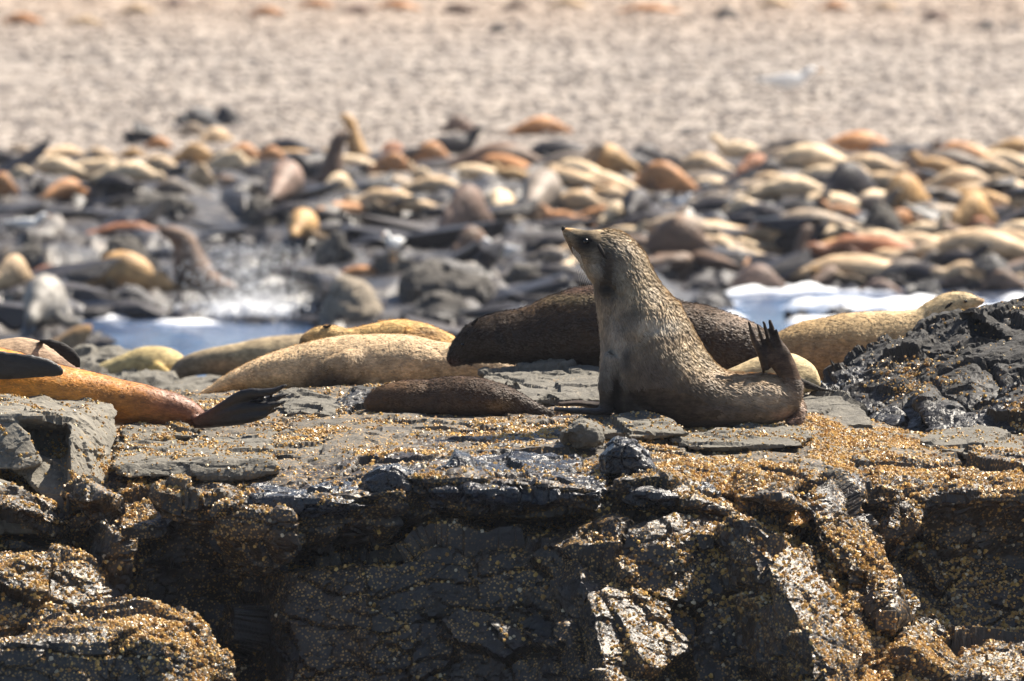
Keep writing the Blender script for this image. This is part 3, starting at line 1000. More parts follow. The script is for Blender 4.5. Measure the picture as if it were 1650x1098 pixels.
def water_mat():
    k = NT('sea_water')
    a = k.n('ShaderNodeAttribute')
    a.attribute_name = 'foam'
    deep = k.mix(k.ramp(k.noise(0.8, 3), 0.4, 0.6), (0.02, 0.045, 0.11), (0.045, 0.08, 0.16))
    c = k.mix(a.outputs['Fac'], deep, (0.85, 0.87, 0.9))
    rg = k.math('ADD', 0.12, k.math('MULTIPLY', a.outputs['Fac'], 0.6))
    n = k.bump(k.noise(7, 5, 0.6, None, (1, 0.6, 1)), 0.6, 0.05)
    return k.done(c, rg, n, 0.5)


tag(link('sea_water', wme, water_mat()), kind='structure')

# spray thrown up where the swell hits the shore
M_FOAM = plain('white_foam', (0.9, 0.91, 0.93), 0.5)
rng = np.random.default_rng(17)
n = 14000
u = rng.random(n)
spx = 430 + rng.normal(0, 40, n) * (0.8 + 0.6 * u) - 24 * u + 22 * np.sin(u * 9 + rng.integers(0, 5, n) * 1.3) * u
spy = 507 - 112 * u ** 3.6 + rng.normal(0, 5, n)
sd = 80.2 + rng.normal(0, 0.35, n)
sr = 0.0022 + 0.008 * rng.random(n) ** 9 + 0.022 * np.exp(-((spy - 500) / 12) ** 2) * rng.random(n) ** 2
ctr = np.array([P(a_, b_, c_) for a_, b_, c_ in zip(spx, spy, sd)])
sv = (ICO_V[None] * sr[:, None, None] * np.array([1.0, 1.0, 1.3]) + ctr[:, None, :])
org = np.array(P(428, 505, 80.2)); org[2] = 0.0
so = link('water_splash', mesh_from('water_splash', sv.reshape(-1, 3) - org, (np.arange(n)[:, None, None] * 12 + ICO_F[None]).reshape(-1, 3), True), M_FOAM, loc=tuple(org))
tag(so, 'white spray and droplets thrown up where a wave hits the dark shore rocks', 'splash', kind='stuff')

# ------------------------------------------------------------------ seals
EXEC_SEALS = True


class Tubes:
    """body built from swept sections drawn in photo pixels around distance d"""
    def __init__(self, d):
        self.d = d
        self.s = d / FPX
        self.parts = []
        self.cols = []
        self.paths = []

    def add(self, pts, col, col2=None, n=None, seg=22, dark_below=None):
        """pts: (px, py, a, b, dd): a half-thickness in the picture, b half-thickness in depth"""
        q = []
        for p in pts:
            px, py, a = p[:3]
            b = p[3] if len(p) > 3 and p[3] is not None else a * 0.95
            dd = p[4] if len(p) > 4 else 0.0
            w = P(px, py, self.d + dd)
            q.append((*w, a * self.s, b * self.s))
        q = catmull(q, n or max(8, len(pts) * 5))
        ra = np.maximum(q[:, 3], 0.0015)
        rb = np.maximum(q[:, 4], 0.0015)
        V, F = tube(q[:, :3], ra, rb, seg)
        self.parts.append((V, F))
        t = np.linspace(0, 1, len(q))
        c = np.array(col)[None] if col2 is None else np.array(col)[None] * (1 - t[:, None]) + np.array(col2)[None] * t[:, None]
        c = np.repeat(np.broadcast_to(c, (len(q), 3)), seg, 0)
        c = np.vstack([c, c[:1], c[-1:]])
        self.cols.append(c)
        self.paths.append(q)
        return self

    dbg = False

    def build(self, name, mat, voxel=0.009, smooth=3, disp=0.0, spots=(), ground=None, dorsal=None, creases=()):
        V, F = merge(self.parts)
        C = np.vstack(self.cols)
        me = remesh(V, F, voxel, smooth, 0.5)
        Vn, Nn = arrays(me)
        kd = KDTree(len(V))
        for i, v in enumerate(V):
            kd.insert(v, i)
        kd.balance()
        out = np.zeros((len(Vn), 3))
        for i, v in enumerate(Vn):
            r = kd.find_n(v, 4)
            w = np.array([1 / (x[2] + 1e-4) for x in r])
            out[i] = (C[[x[1] for x in r]] * w[:, None]).sum(0) / w.sum()
        if dorsal is not None:      # coat multiplied by dorsal where the surface faces up
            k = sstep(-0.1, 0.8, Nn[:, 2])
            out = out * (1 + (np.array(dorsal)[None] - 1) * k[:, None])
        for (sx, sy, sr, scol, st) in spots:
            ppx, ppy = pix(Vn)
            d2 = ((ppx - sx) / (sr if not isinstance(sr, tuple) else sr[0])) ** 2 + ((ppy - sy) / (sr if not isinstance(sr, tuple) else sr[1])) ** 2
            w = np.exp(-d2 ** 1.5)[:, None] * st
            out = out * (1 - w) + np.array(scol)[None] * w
        for (x0_, y0_, x1_, y1_, wd_, dp_) in creases:
            ppx, ppy = pix(Vn)
            ax, ay = x1_ - x0_, y1_ - y0_
            tt = np.clip(((ppx - x0_) * ax + (ppy - y0_) * ay) / (ax * ax + ay * ay), 0, 1)
            dd_ = np.hypot(ppx - x0_ - tt * ax, ppy - y0_ - tt * ay + 3 * np.sin(ppx * 0.2))
            wgt = np.exp(-(dd_ / wd_) ** 2) * (Nn[:, 1] < 0.3) * np.sin(np.clip(tt, 0.02, 0.98) * math.pi) ** 0.5
            Vn = Vn - Nn * (dp_ * wgt)[:, None]
        if disp:
            q = Vn * np.array([1, 1, 1])
            D = disp * (fbm(q * 34, 3, 5) * 0.25 + fbm(q * 9, 2, 8) * 1.2)
            Vn = Vn + Nn * D[:, None]
        org = np.array([Vn[:, 0].mean(), Vn[:, 1].mean(), Vn[:, 2].min()])
        me.vertices.foreach_set('co', (Vn - org).astype(np.float32).ravel())
        me.update()
        me.materials.clear()
        set_coat(me, out)
        me.shade_smooth()
        me.name = name
        self.org = org
        return link(name, me, mat, loc=tuple(org))


M_EYE = plain('seal_eye', (0.003, 0.0025, 0.0025), 0.22, 0.35)
M_NOSE = plain('seal_nose', (0.014, 0.011, 0.010), 0.75, 0.15)
M_WHISK = plain('whisker', (0.72, 0.66, 0.52), 0.45)
M_FURW = fur_mat('damp_grizzled_fur', 0.58, 1.0, spec=0.12, bump=0.5, mott=0.45, wave=0.8)
M_FURD = fur_mat('dry_short_fur', 0.7, 1.1, spec=0.2, bump=0.6, mott=0.32)
M_FURS = fur_mat('sleek_wet_fur', 0.45, 0.9, spec=0.4, bump=0.35, mott=0.25)


def ball(name, px, py, d, r, mat, parent, sx=1, sy=1, sz=1):
    c = np.array(P(px, py, d)) - np.array(parent.location)
    bm = bmesh.new()
    bmesh.ops.create_uvsphere(bm, u_segments=16, v_segments=10, radius=1)
    V = np.array([v.co[:] for v in bm.verts]) * r * np.array([sx, sy, sz]) + c
    bm.verts.index_update()
    F = [tuple(v.index for v in f.verts) for f in bm.faces]
    bm.free()
    return link(name, mesh_from(name, V, F, True), mat, parent)


def small_tube(name, pts, d, mat, parent, seg=8, n=12):
    s = d / FPX
    q = catmull([(*P(p[0], p[1], d + (p[4] if len(p) > 4 else 0)), p[2] * s, p[3] * s) for p in pts], n)
    V, F = tube(q[:, :3], np.maximum(q[:, 3], 3e-4), np.maximum(q[:, 4], 3e-4), seg)
    return link(name, mesh_from(name, V - np.array(parent.location), F, True), mat, parent)


def tufts(parent, n, seed, length=0.016, width=0.0028, lift=0.35, path=None, mincol=0.13, avoid=None):
    """short clumps of guard hair lying back along the body"""
    me = parent.data
    V, N = arrays(me)
    C = np.empty(len(V) * 4, np.float32)
    me.color_attributes['coat'].data.foreach_get('color', C)
    C = C.reshape(-1, 4)[:, :3]
    Vw = V + np.array(parent.location)
    rng = np.random.default_rng(seed)
    front = np.where((N[:, 1] < 0.35) & (C.sum(1) > mincol))[0]
    idx = rng.choice(front, n)
    p = Vw[idx] + rng.normal(0, 0.003, (n, 3))
    nn = N[idx]
    if avoid is not None:
        ax_, ay_ = pix(p)
        kp = ~avoid(ax_, ay_)
        p, nn, idx = p[kp], nn[kp], idx[kp]
        n = len(p)
    pc = path[:, :3]
    d2 = ((p[:, None, :] - pc[None]) ** 2).sum(2)
    j = d2.argmin(1)
    T = np.gradient(pc, axis=0)
    T /= np.linalg.norm(T, axis=1, keepdims=True)
    t = T[j] + np.array([0, 0, -0.25]) + rng.normal(0, 0.16, (n, 3))
    # clumps share a direction
    t = t + 0.5 * np.stack([vnoise(p * 22, 3), vnoise(p * 22, 4), vnoise(p * 22, 5)], 1)
    t -= nn * (t * nn).sum(1, keepdims=True)
    t /= np.linalg.norm(t, axis=1, keepdims=True)
    sd = np.cross(t, nn)
    L = length * rng.uniform(0.6, 1.3, n)[:, None]
    Wd = width * rng.uniform(0.6, 1.4, n)[:, None]
    base = p - nn * 0.002
    V3 = np.stack([base - sd * Wd, base + sd * Wd, base + t * L * 0.6 + nn * L * lift * 0.6 + sd * Wd * 0.5, base + t * L + nn * L * lift * 0.5], 1).reshape(-1, 3)
    b = np.arange(n)[:, None] * 4
    F = np.concatenate([b + np.array([[0, 1, 2]]), b + np.array([[0, 2, 3]])])
    m = mesh_from('fur', V3 - np.array(parent.location), F, True)
    clump = 0.5 + 0.5 * vnoise(p * 30, 7) + 0.4 * vnoise(p * 9, 8)
    tone = (0.5 + 0.5 * rng.random(n) + 0.5 * clump)[:, None]
    Cc = C[idx] * tone
    set_coat(m, np.repeat(Cc, 4, 0))
    tag(link('fur', m, M_HAIR, parent), kind='stuff')


M_HAIR = coat_mat('guard_hair', 0.6, 0.002)
# the sitting seal
GRIZ, GRIZD, RUMP, FLIP = (0.32, 0.255, 0.17), (0.17, 0.145, 0.115), (0.25, 0.17, 0.10), (0.05, 0.038, 0.032)
t = Tubes(36.05)
t.add([(908, 369, 4, 4), (913, 374, 9, 8), (925, 383, 17, 15), (938, 392, 25, 22), (953, 400, 34, 30), (972, 410, 44, 37), (992, 424, 47, 41), (1003, 444, 48, 44),
       (1014, 478, 55, 52), (1028, 512, 66, 62), (1040, 545, 74, 70), (1050, 580, 80, 78), (1074, 610, 76, 78), (1112, 632, 60, 70), (1150, 641, 48, 58), (1195, 644, 43, 50), (1240, 643, 40, 42), (1270, 645, 28, 30), (1288, 646, 12, 14)],
      GRIZ, RUMP, n=70, seg=36)
t.add([(1030, 500, 26, 30), (1022, 555, 46, 56), (1012, 610, 45, 58), (1020, 650, 34, 50), (1060, 665, 22, 50)], GRIZD, seg=24)             # chest
t.add([(1080, 640, 44, 66), (1130, 655, 34, 62), (1180, 656, 30, 52), (1235, 655, 27, 44), (1262, 652, 20, 36)], GRIZD, RUMP, seg=24)
t.add([(1058, 500, 36, 44), (1080, 550, 42, 50), (1106, 590, 40, 50), (1150, 622, 32, 46), (1210, 634, 27, 38)], GRIZ, RUMP, seg=24)
# near fore limb, planted
t.add([(1000, 575, 26, 14, -.12), (985, 615, 20, 16, -.10), (979, 645, 13, 14, -.08), (977, 662, 12, 16, -.08)], GRIZD, FLIP)
t.add([(984, 662, 8, 16, -.08), (960, 664, 6, 20, -.10), (925, 662, 5, 20, -.12), (892, 660, 3, 12, -.12)], FLIP)
t.add([(1010, 600, 22, 14, .14), (990, 640, 14, 12, .16), (975, 655, 9, 12, .18), (935, 650, 5, 16, .2), (900, 652, 3, 8, .2)], FLIP)
# hind flipper folded up, with five toes
t.add([(1272, 652, 16, 16, -.02), (1277, 625, 15, 14, -.03), (1270, 600, 17, 10, -.03), (1257, 578, 20, 8, -.02), (1246, 562, 20, 6, 0), (1238, 548, 16, 4, 0)], (0.10, 0.06, 0.036), (0.03, 0.022, 0.018))
for (x0, y0, x1, y1, w, dd) in [(1227, 572, 1206, 518, 6.5, -.012), (1238, 566, 1220, 522, 5.0, .012), (1246, 562, 1230, 517, 5.0, -.010), (1256, 566, 1240, 514, 8.0, .010), (1266, 580, 1250, 530, 7.0, -.012)]:
    t.add([(x0 + 8, y0 + 24, w + 1, 7), (x0, y0, w, 6, dd), (x0 * .6 + x1 * .4 - 2, y0 * .6 + y1 * .4, w * 0.85, 5, dd), (x0 * .25 + x1 * .75 - 1, y0 * .25 + y1 * .75, w * 0.6, 4, dd), (x1, y1, 2.6, 2, dd)], (0.045, 0.03, 0.02), (0.025, 0.02, 0.018), seg=12)
# other hind flipper tucked under the rump
t.add([(1278, 645, 12, 14, .05), (1288, 662, 10, 13, .0), (1284, 676, 8, 14, -.03), (1268, 683, 5, 10, -.05)], (0.13, 0.085, 0.055), (0.2, 0.13, 0.1))
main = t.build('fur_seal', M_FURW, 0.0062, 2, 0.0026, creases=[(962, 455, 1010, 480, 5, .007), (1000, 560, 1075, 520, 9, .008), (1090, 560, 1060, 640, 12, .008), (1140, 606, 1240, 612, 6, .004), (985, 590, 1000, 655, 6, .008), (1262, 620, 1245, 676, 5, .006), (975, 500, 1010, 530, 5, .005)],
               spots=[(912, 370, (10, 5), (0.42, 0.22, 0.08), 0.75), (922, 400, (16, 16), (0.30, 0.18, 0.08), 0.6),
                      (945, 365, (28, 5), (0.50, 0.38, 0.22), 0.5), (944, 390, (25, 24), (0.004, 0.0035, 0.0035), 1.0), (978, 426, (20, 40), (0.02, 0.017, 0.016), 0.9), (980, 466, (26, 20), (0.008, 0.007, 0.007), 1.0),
                      (960, 425, (10, 22), (0.36, 0.32, 0.25), 0.5), (1035, 465, (40, 50), (0.36, 0.28, 0.17), 0.5), (1130, 575, (60, 26), (0.42, 0.33, 0.2), 0.6), (1052, 655, (135, 46), (0.02, 0.017, 0.016), 0.92), (1050, 600, (40, 40), (0.06, 0.05, 0.045), 0.7),  # lower front darkened, back lightened: body shading painted into the coat
                      (990, 560, (24, 55), (0.30, 0.27, 0.23), 0.6), (993, 632, (9, 34), (0.006, 0.005, 0.005), 0.9), (1010, 580, (8, 24), (0.03, 0.025, 0.02), 0.7), (1062, 526, (40, 14), (0.62, 0.54, 0.42), 0.75), (1225, 634, (60, 20), (0.50, 0.40, 0.29), 0.6), (1020, 510, (18, 20), (0.09, 0.075, 0.06), 0.6), (1160, 668, (100, 14), (0.07, 0.05, 0.038), 0.6),  # shoulder highlight, hip glints and dark limb gap painted into the coat
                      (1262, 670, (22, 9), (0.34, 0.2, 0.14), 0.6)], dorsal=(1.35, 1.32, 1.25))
tufts(main, 78000, 3, path=t.paths[0], mincol=0.2, length=0.02, width=0.0022, lift=0.2, avoid=lambda x, y: (x < 968) & (y < 425))
tag(main, 'grizzled brown fur seal sitting upright with raised head and hind flipper folded up', 'seal')
ball('eye', 944, 389, 36.05 - 0.060, 0.0125, M_EYE, main)
ball('nose', 908, 369, 36.05, 0.011, M_NOSE, main, 0.8, 1.0, 1.0)
small_tube('ear', [(964, 394, 2.5, 2.5, .01), (968, 402, 3.4, 3, .0), (973, 411, 2.8, 2.5, -.006), (978, 418, 0.8, 1, -.004)], 36.05 - 0.098, M_NOSE, main)
small_tube('ear', [(975, 385, 3, 3, 0), (984, 395, 4, 3, .01), (990, 404, 1, 1, .01)], 36.05 + 0.10, M_NOSE, main)
for k_ in range(6):
    a0 = k_ / 5
    small_tube('whisker', [(922 + 12 * a0, 398 + 12 * a0, .3, .3), (928 + 13 * a0, 424 + 9 * a0, .26, .26, -.02), (936 + 18 * a0, 462 + 4 * a0, .12, .12, -.02 - .01 * a0)], 36.05 - 0.05, M_WHISK, main, 5, 8)

# orange seal, left edge
ORG, RED = (0.86, 0.37, 0.03), (0.20, 0.065, 0.028)
t = Tubes(36.2)
t.add([(-260, 575, 30), (-200, 590, 52), (-100, 605, 64), (0, 618, 56), (60, 628, 49), (120, 637, 43), (180, 646, 38), (240, 654, 33), (290, 664, 27), (316, 674, 19), (332, 683, 9)], ORG, RED, n=60, seg=32)
t.add([(-110, 580, 20, 6, -.16), (-40, 586, 24, 6, -.20), (20, 590, 22, 6, -.20), (65, 592, 17, 5, -.19), (92, 598, 10, 4, -.18), (101, 603, 3, 2, -.17)], (0.012, 0.011, 0.012))
for (x1, y1, dd) in [(462, 620, 0), (465, 634, .03), (462, 646, 0), (452, 657, .03), (436, 664, 0)]:
    t.add([(314, 680, 8, 9, -.05), (342, 675 + (y1 - 644) * .3, 10, 8, dd * .3 - .12), (392, 658 + (y1 - 644) * .85, 9, 6, dd - .22), ((395 + x1) / 2 + 8, (660 + y1) / 2 + (y1 - 644) * .36, 6, 5, dd - .24), (x1, y1, 1.8, 2, dd - .24)], (0.006, 0.005, 0.006), seg=12)
o = t.build('fur_seal', M_FURS, 0.0078, 2, 0.003, creases=[(230, 640, 215, 675, 6, .004), (262, 672, 320, 682, 4, .006), (90, 620, 75, 650, 8, .005)],
            spots=[(290, 650, (60, 40), (0.15, 0.052, 0.026), 0.8), (196, 640, (5, 3), (0.02, 0.015, 0.012), 0.9), (245, 675, (40, 8), (0.14, 0.08, 0.03), 0.5), (95, 612, (4, 3), (0.65, 0.4, 0.15), 0.7)])
tufts(o, 24000, 4, path=t.paths[0], length=0.009, width=0.0015, lift=0.2)
tag(o, 'sleek orange fur seal with black flippers lying behind the grey boulder', 'seal')
t = Tubes(37.0)
t.add([(-260, 610, 26), (-150, 602, 42), (-20, 596, 46), (40, 592, 48), (85, 598, 36), (115, 604, 24), (130, 608, 10)], (0.42, 0.30, 0.16), (0.36, 0.25, 0.2), n=36, seg=24)
t.add([(62, 548, 3, 4, -.06), (88, 556, 8, 6, -.10), (108, 568, 12, 6, -.12), (122, 582, 11, 5, -.12), (128, 594, 4, 3, -.10)], (0.02, 0.018, 0.018))
o = t.build('fur_seal', M_FURD, 0.011, 3, 0.003)
tag(o, 'pale mottled rump of a fur seal with one dark flipper, behind the orange seal', 'seal')

# pale tan seal in the middle left
TAN = (0.50, 0.37, 0.235)
t = Tubes(38.85)
t.add([(322, 635, 2.5, 6), (345, 627, 8, 14), (380, 613, 17, 22), (430, 603, 30, 34), (480, 597, 40, 44), (540, 592, 49, 52), (600, 588, 50, 54), (650, 586, 47, 52), (700, 588, 39, 46), (750, 592, 37, 42), (800, 596, 30, 36), (830, 600, 14, 20)],
      (0.58, 0.43, 0.26), TAN, n=60, seg=32)
t.add([(590, 580, 22, 14, -.10), (560, 592, 26, 14, -.14), (530, 608, 26, 12, -.14), (510, 628, 18, 10, -.12), (500, 640, 6, 6, -.10)], TAN, (0.13, 0.085, 0.04))
o = t.build('fur_seal', M_FURD, 0.0085, 3, 0.003, creases=[(500, 640, 540, 590, 7, .012), (560, 600, 700, 632, 8, .006), (690, 560, 740, 575, 7, .006), (400, 606, 470, 590, 7, .004)], spots=[(535, 622, (48, 26), (0.03, 0.019, 0.011), 0.95), (420, 622, (60, 14), (0.3, 0.21, 0.09), 0.5)], dorsal=(1.12, 1.12, 1.1))  # first spot paints the flank's shadow into the coat
tufts(o, 26000, 6, path=t.paths[0], length=0.011, width=0.002, lift=0.25)
tag(o, 'large pale tan fur seal asleep left of the dark one', 'seal')
t = Tubes(39.8)
t.add([(484, 556, 4), (494, 549, 11), (512, 544, 17), (532, 544, 20), (560, 549, 20), (590, 550, 26), (630, 549, 34), (665, 551, 34), (700, 556, 27), (735, 562, 17), (765, 568, 8)], (0.50, 0.36, 0.17), (0.55, 0.36, 0.13), n=50)
t.add([(650, 540, 14, 10, -.12), (690, 552, 12, 8, -.14), (740, 562, 6, 5, -.12), (760, 566, 3, 3, -.1)], (0.5, 0.3, 0.1))
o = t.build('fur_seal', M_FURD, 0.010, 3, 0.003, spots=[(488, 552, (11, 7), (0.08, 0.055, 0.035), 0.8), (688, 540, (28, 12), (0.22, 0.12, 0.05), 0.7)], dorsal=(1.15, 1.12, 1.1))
tufts(o, 12000, 7, path=t.paths[0], length=0.011, width=0.002, lift=0.25)
tag(o, 'golden fur seal sleeping behind the large tan seal, its face showing at left', 'seal')
small_tube('ear', [(520, 526, 1.5, 2), (527, 527, 2.5, 2), (534, 524, .8, 1)], 39.8 - .03, M_NOSE, o)
ball('eye', 503, 541, 39.8 - 0.028, 0.008, M_EYE, o)

# dark bull behind the sitting seal
DK, DKB = (0.014, 0.011, 0.009), (0.055, 0.036, 0.024)
t = Tubes(38.35)
t.add([(724, 586, 8), (734, 577, 17), (748, 566, 26), (770, 553, 36), (805, 545, 41), (850, 543, 47), (900, 534, 58), (950, 526, 67), (1010, 528, 68), (1080, 540, 60), (1140, 549, 52), (1190, 560, 46), (1230, 575, 36), (1262, 592, 22), (1285, 602, 9)],
      DK, DKB, n=70, seg=32)
o = t.build('fur_seal', M_FURW, 0.0088, 3, 0.004, creases=[(868, 503, 960, 494, 3.5, .010), (800, 520, 830, 580, 8, .010), (885, 540, 900, 575, 7, .008), (738, 590, 762, 582, 3, .006), (1100, 520, 1120, 570, 9, .006)],
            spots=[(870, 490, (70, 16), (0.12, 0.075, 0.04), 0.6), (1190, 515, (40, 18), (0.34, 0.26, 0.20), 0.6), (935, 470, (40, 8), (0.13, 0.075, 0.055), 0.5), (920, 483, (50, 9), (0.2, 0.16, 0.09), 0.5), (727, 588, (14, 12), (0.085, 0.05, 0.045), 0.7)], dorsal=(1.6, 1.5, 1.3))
tufts(o, 26000, 5, path=t.paths[0], length=0.014, mincol=0.02)
tag(o, 'big dark brown fur seal lying behind the sitting one, muzzle drooping', 'seal')
small_tube('ear', [(760, 524, 2.2, 2.2), (766, 518, 2.4, 2), (771, 512, .7, .7)], 38.35 - .05, M_NOSE, o)
ball('eye', 746, 556, 38.35 - 0.066, 0.010, M_EYE, o)
# brown pup in front of it
t = Tubes(36.7)
t.add([(590, 660, 9), (600, 652, 17), (620, 645, 24), (655, 641, 28), (690, 640, 29), (725, 638, 31), (765, 639, 31), (805, 645, 26), (845, 656, 17), (878, 665, 8), (892, 668, 4)], (0.10, 0.06, 0.034), (0.05, 0.032, 0.023), n=44, seg=28)
o = t.build('fur_seal', M_FURW, 0.0078, 3, 0.003, creases=[(690, 612, 672, 660, 6, .012), (800, 622, 840, 660, 7, .005), (622, 640, 640, 668, 5, .006)], spots=[(808, 652, (26, 10), (0.22, 0.135, 0.06), 0.6), (640, 624, (40, 9), (0.2, 0.12, 0.065), 0.6), (700, 640, (8, 30), (0.05, 0.035, 0.03), 0.5)])
tufts(o, 14000, 8, path=t.paths[0], length=0.011, width=0.002, lift=0.3, mincol=0.05)
tag(o, 'small brown fur seal curled low on the ledge, left of the sitting seal', 'seal')
# pale rump right of the sitting seal
t = Tubes(37.4)
t.add([(1120, 628, 16), (1180, 622, 28), (1230, 612, 38), (1268, 608, 40), (1296, 612, 30), (1312, 620, 15), (1318, 626, 6)], (0.45, 0.35, 0.2), (0.5, 0.4, 0.23), n=30)
t.add([(1282, 612, 6, 5, -.10), (1300, 620, 7, 5, -.11), (1322, 627, 4, 4, -.1), (1346, 632, 1.8, 2, -.1)], (0.03, 0.025, 0.02))
o = t.build('fur_seal', M_FURD, 0.010, 3, 0.002)
tag(o, 'pale cream fur seal rump with thin dark flipper, right behind the sitting seal', 'seal')
# right seal, head up over the outcrop
t = Tubes(39.5)
t.add([(1180, 590, 10), (1235, 580, 30), (1290, 568, 46), (1350, 560, 52), (1410, 553, 51), (1460, 545, 45), (1492, 530, 37), (1510, 512, 31), (1530, 497, 26), (1550, 489, 20), (1568, 487, 12), (1582, 486, 6), (1587, 486, 3)],
      (0.42, 0.28, 0.13), (0.55, 0.44, 0.27), n=60, seg=30)
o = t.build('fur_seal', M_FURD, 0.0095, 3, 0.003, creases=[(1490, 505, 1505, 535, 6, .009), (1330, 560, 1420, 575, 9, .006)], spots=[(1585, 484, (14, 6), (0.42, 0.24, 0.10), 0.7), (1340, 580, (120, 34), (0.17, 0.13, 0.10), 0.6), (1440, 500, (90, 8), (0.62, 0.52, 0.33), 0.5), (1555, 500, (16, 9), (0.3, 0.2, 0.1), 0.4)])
tufts(o, 16000, 9, path=t.paths[0], length=0.011, width=0.002, lift=0.25)
tag(o, 'long pale fur seal stretched out at right, head turned over the black outcrop', 'seal')
ball('eye', 1556, 486, 39.5 - 0.052, 0.008, M_EYE, o)
small_tube('ear', [(1534, 488, 1.5, 2), (1528, 493, 2.5, 2), (1522, 498, .8, 1)], 39.5 - .07, M_NOSE, o)
# two out of focus on the shelf
t = Tubes(46.3)
t.add([(272, 612, 5), (284, 602, 12), (302, 591, 18), (335, 583, 22), (380, 581, 28), (430, 577, 34), (490, 575, 37), (550, 580, 33), (600, 590, 20), (630, 600, 8)], (0.10, 0.08, 0.065), (0.36, 0.28, 0.17), n=44)
o = t.build('fur_seal', M_FURD, 0.013, 2, 0.003, spots=[(400, 560, (110, 16), (0.42, 0.33, 0.2), 0.8), (360, 590, (30, 12), (0.42, 0.24, 0.12), 0.5)], dorsal=(1.2, 1.2, 1.2))
tag(o, 'blurred grey tan fur seal on the low shelf, dark head at left', 'seal')
t = Tubes(47.6)
t.add([(135, 612, 6), (165, 602, 16), (205, 596, 27), (240, 592, 34), (272, 594, 32), (292, 602, 22), (305, 612, 8)], (0.40, 0.33, 0.17), (0.48, 0.36, 0.16), n=30)
t.add([(245, 590, 12, 8, -.14), (262, 602, 12, 8, -.16), (278, 612, 6, 6, -.15)], (0.5, 0.36, 0.13))
o = t.build('fur_seal', M_FURD, 0.014, 2, 0.003, spots=[(215, 600, (18, 12), (0.2, 0.16, 0.09), 0.5)])
tag(o, 'blurred rounded golden fur seal on the low shelf, right of the orange seal', 'seal')
t = Tubes(64.8)
t.add([(40, 590, 14), (75, 575, 20), (100, 560, 19), (122, 545, 17), (138, 533, 12), (150, 525, 4)], (0.24, 0.19, 0.14), (0.34, 0.2, 0.08), n=24)
o = t.build('fur_seal', M_FURD, 0.02, 2, 0.003)
tag(o, 'small brown seal raising its head at the waterline, above the mottled rump at left', 'seal')

# ------------------------------------------------------------------ the colony on the far shore
def unit_tubes(spec, rz):
    parts = []
    for pts in spec:
        q = []
        for p in pts:
            x, z, a = p[:3]
            b = p[3] if len(p) > 3 else a
            y = p[4] if len(p) > 4 else 0
            q.append((x, y, z, a, b))
        q = catmull(q, max(8, 4 * len(pts)))
        parts.append(tube(q[:, :3], np.maximum(q[:, 3], .002), np.maximum(q[:, 4], .002), 14))
    V, F = merge(parts)
    V[:, 0] -= 0.5
    V[:, 2] = np.maximum(V[:, 2], 0)
    c, s = math.cos(rz), math.sin(rz)
    V = np.stack([V[:, 0] * c - V[:, 1] * s, V[:, 0] * s + V[:, 1] * c, V[:, 2]], 1)
    V += 0.006 * fbm(V * 9, 3, 4)[:, None]
    V0 = V.copy()
    me = remesh(V, F, 0.013, 1)
    me.shade_smooth()
    fac = []
    for ti, (v_, f_) in enumerate(parts):
        f1 = np.full(len(v_), 1.0 if ti == 0 else 0.3)
        if ti == 0:
            k_ = (np.arange(len(v_)) / len(v_))
            f1 = 0.5 + 0.5 * sstep(0.0, 0.16, k_)
            f1 = np.where(k_ > 0.93, 0.6, f1)
        fac.append(f1)
    fac = np.concatenate(fac)
    kd = KDTree(len(V0))
    for i, v in enumerate(V0):
        kd.insert(v, i)
    kd.balance()
    Vn, Nn = arrays(me)
    out = np.array([fac[kd.find(v)[1]] for v in Vn])
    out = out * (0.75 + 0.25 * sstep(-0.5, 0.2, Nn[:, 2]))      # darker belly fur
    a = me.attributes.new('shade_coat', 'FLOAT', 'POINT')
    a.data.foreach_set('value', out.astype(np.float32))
    return me


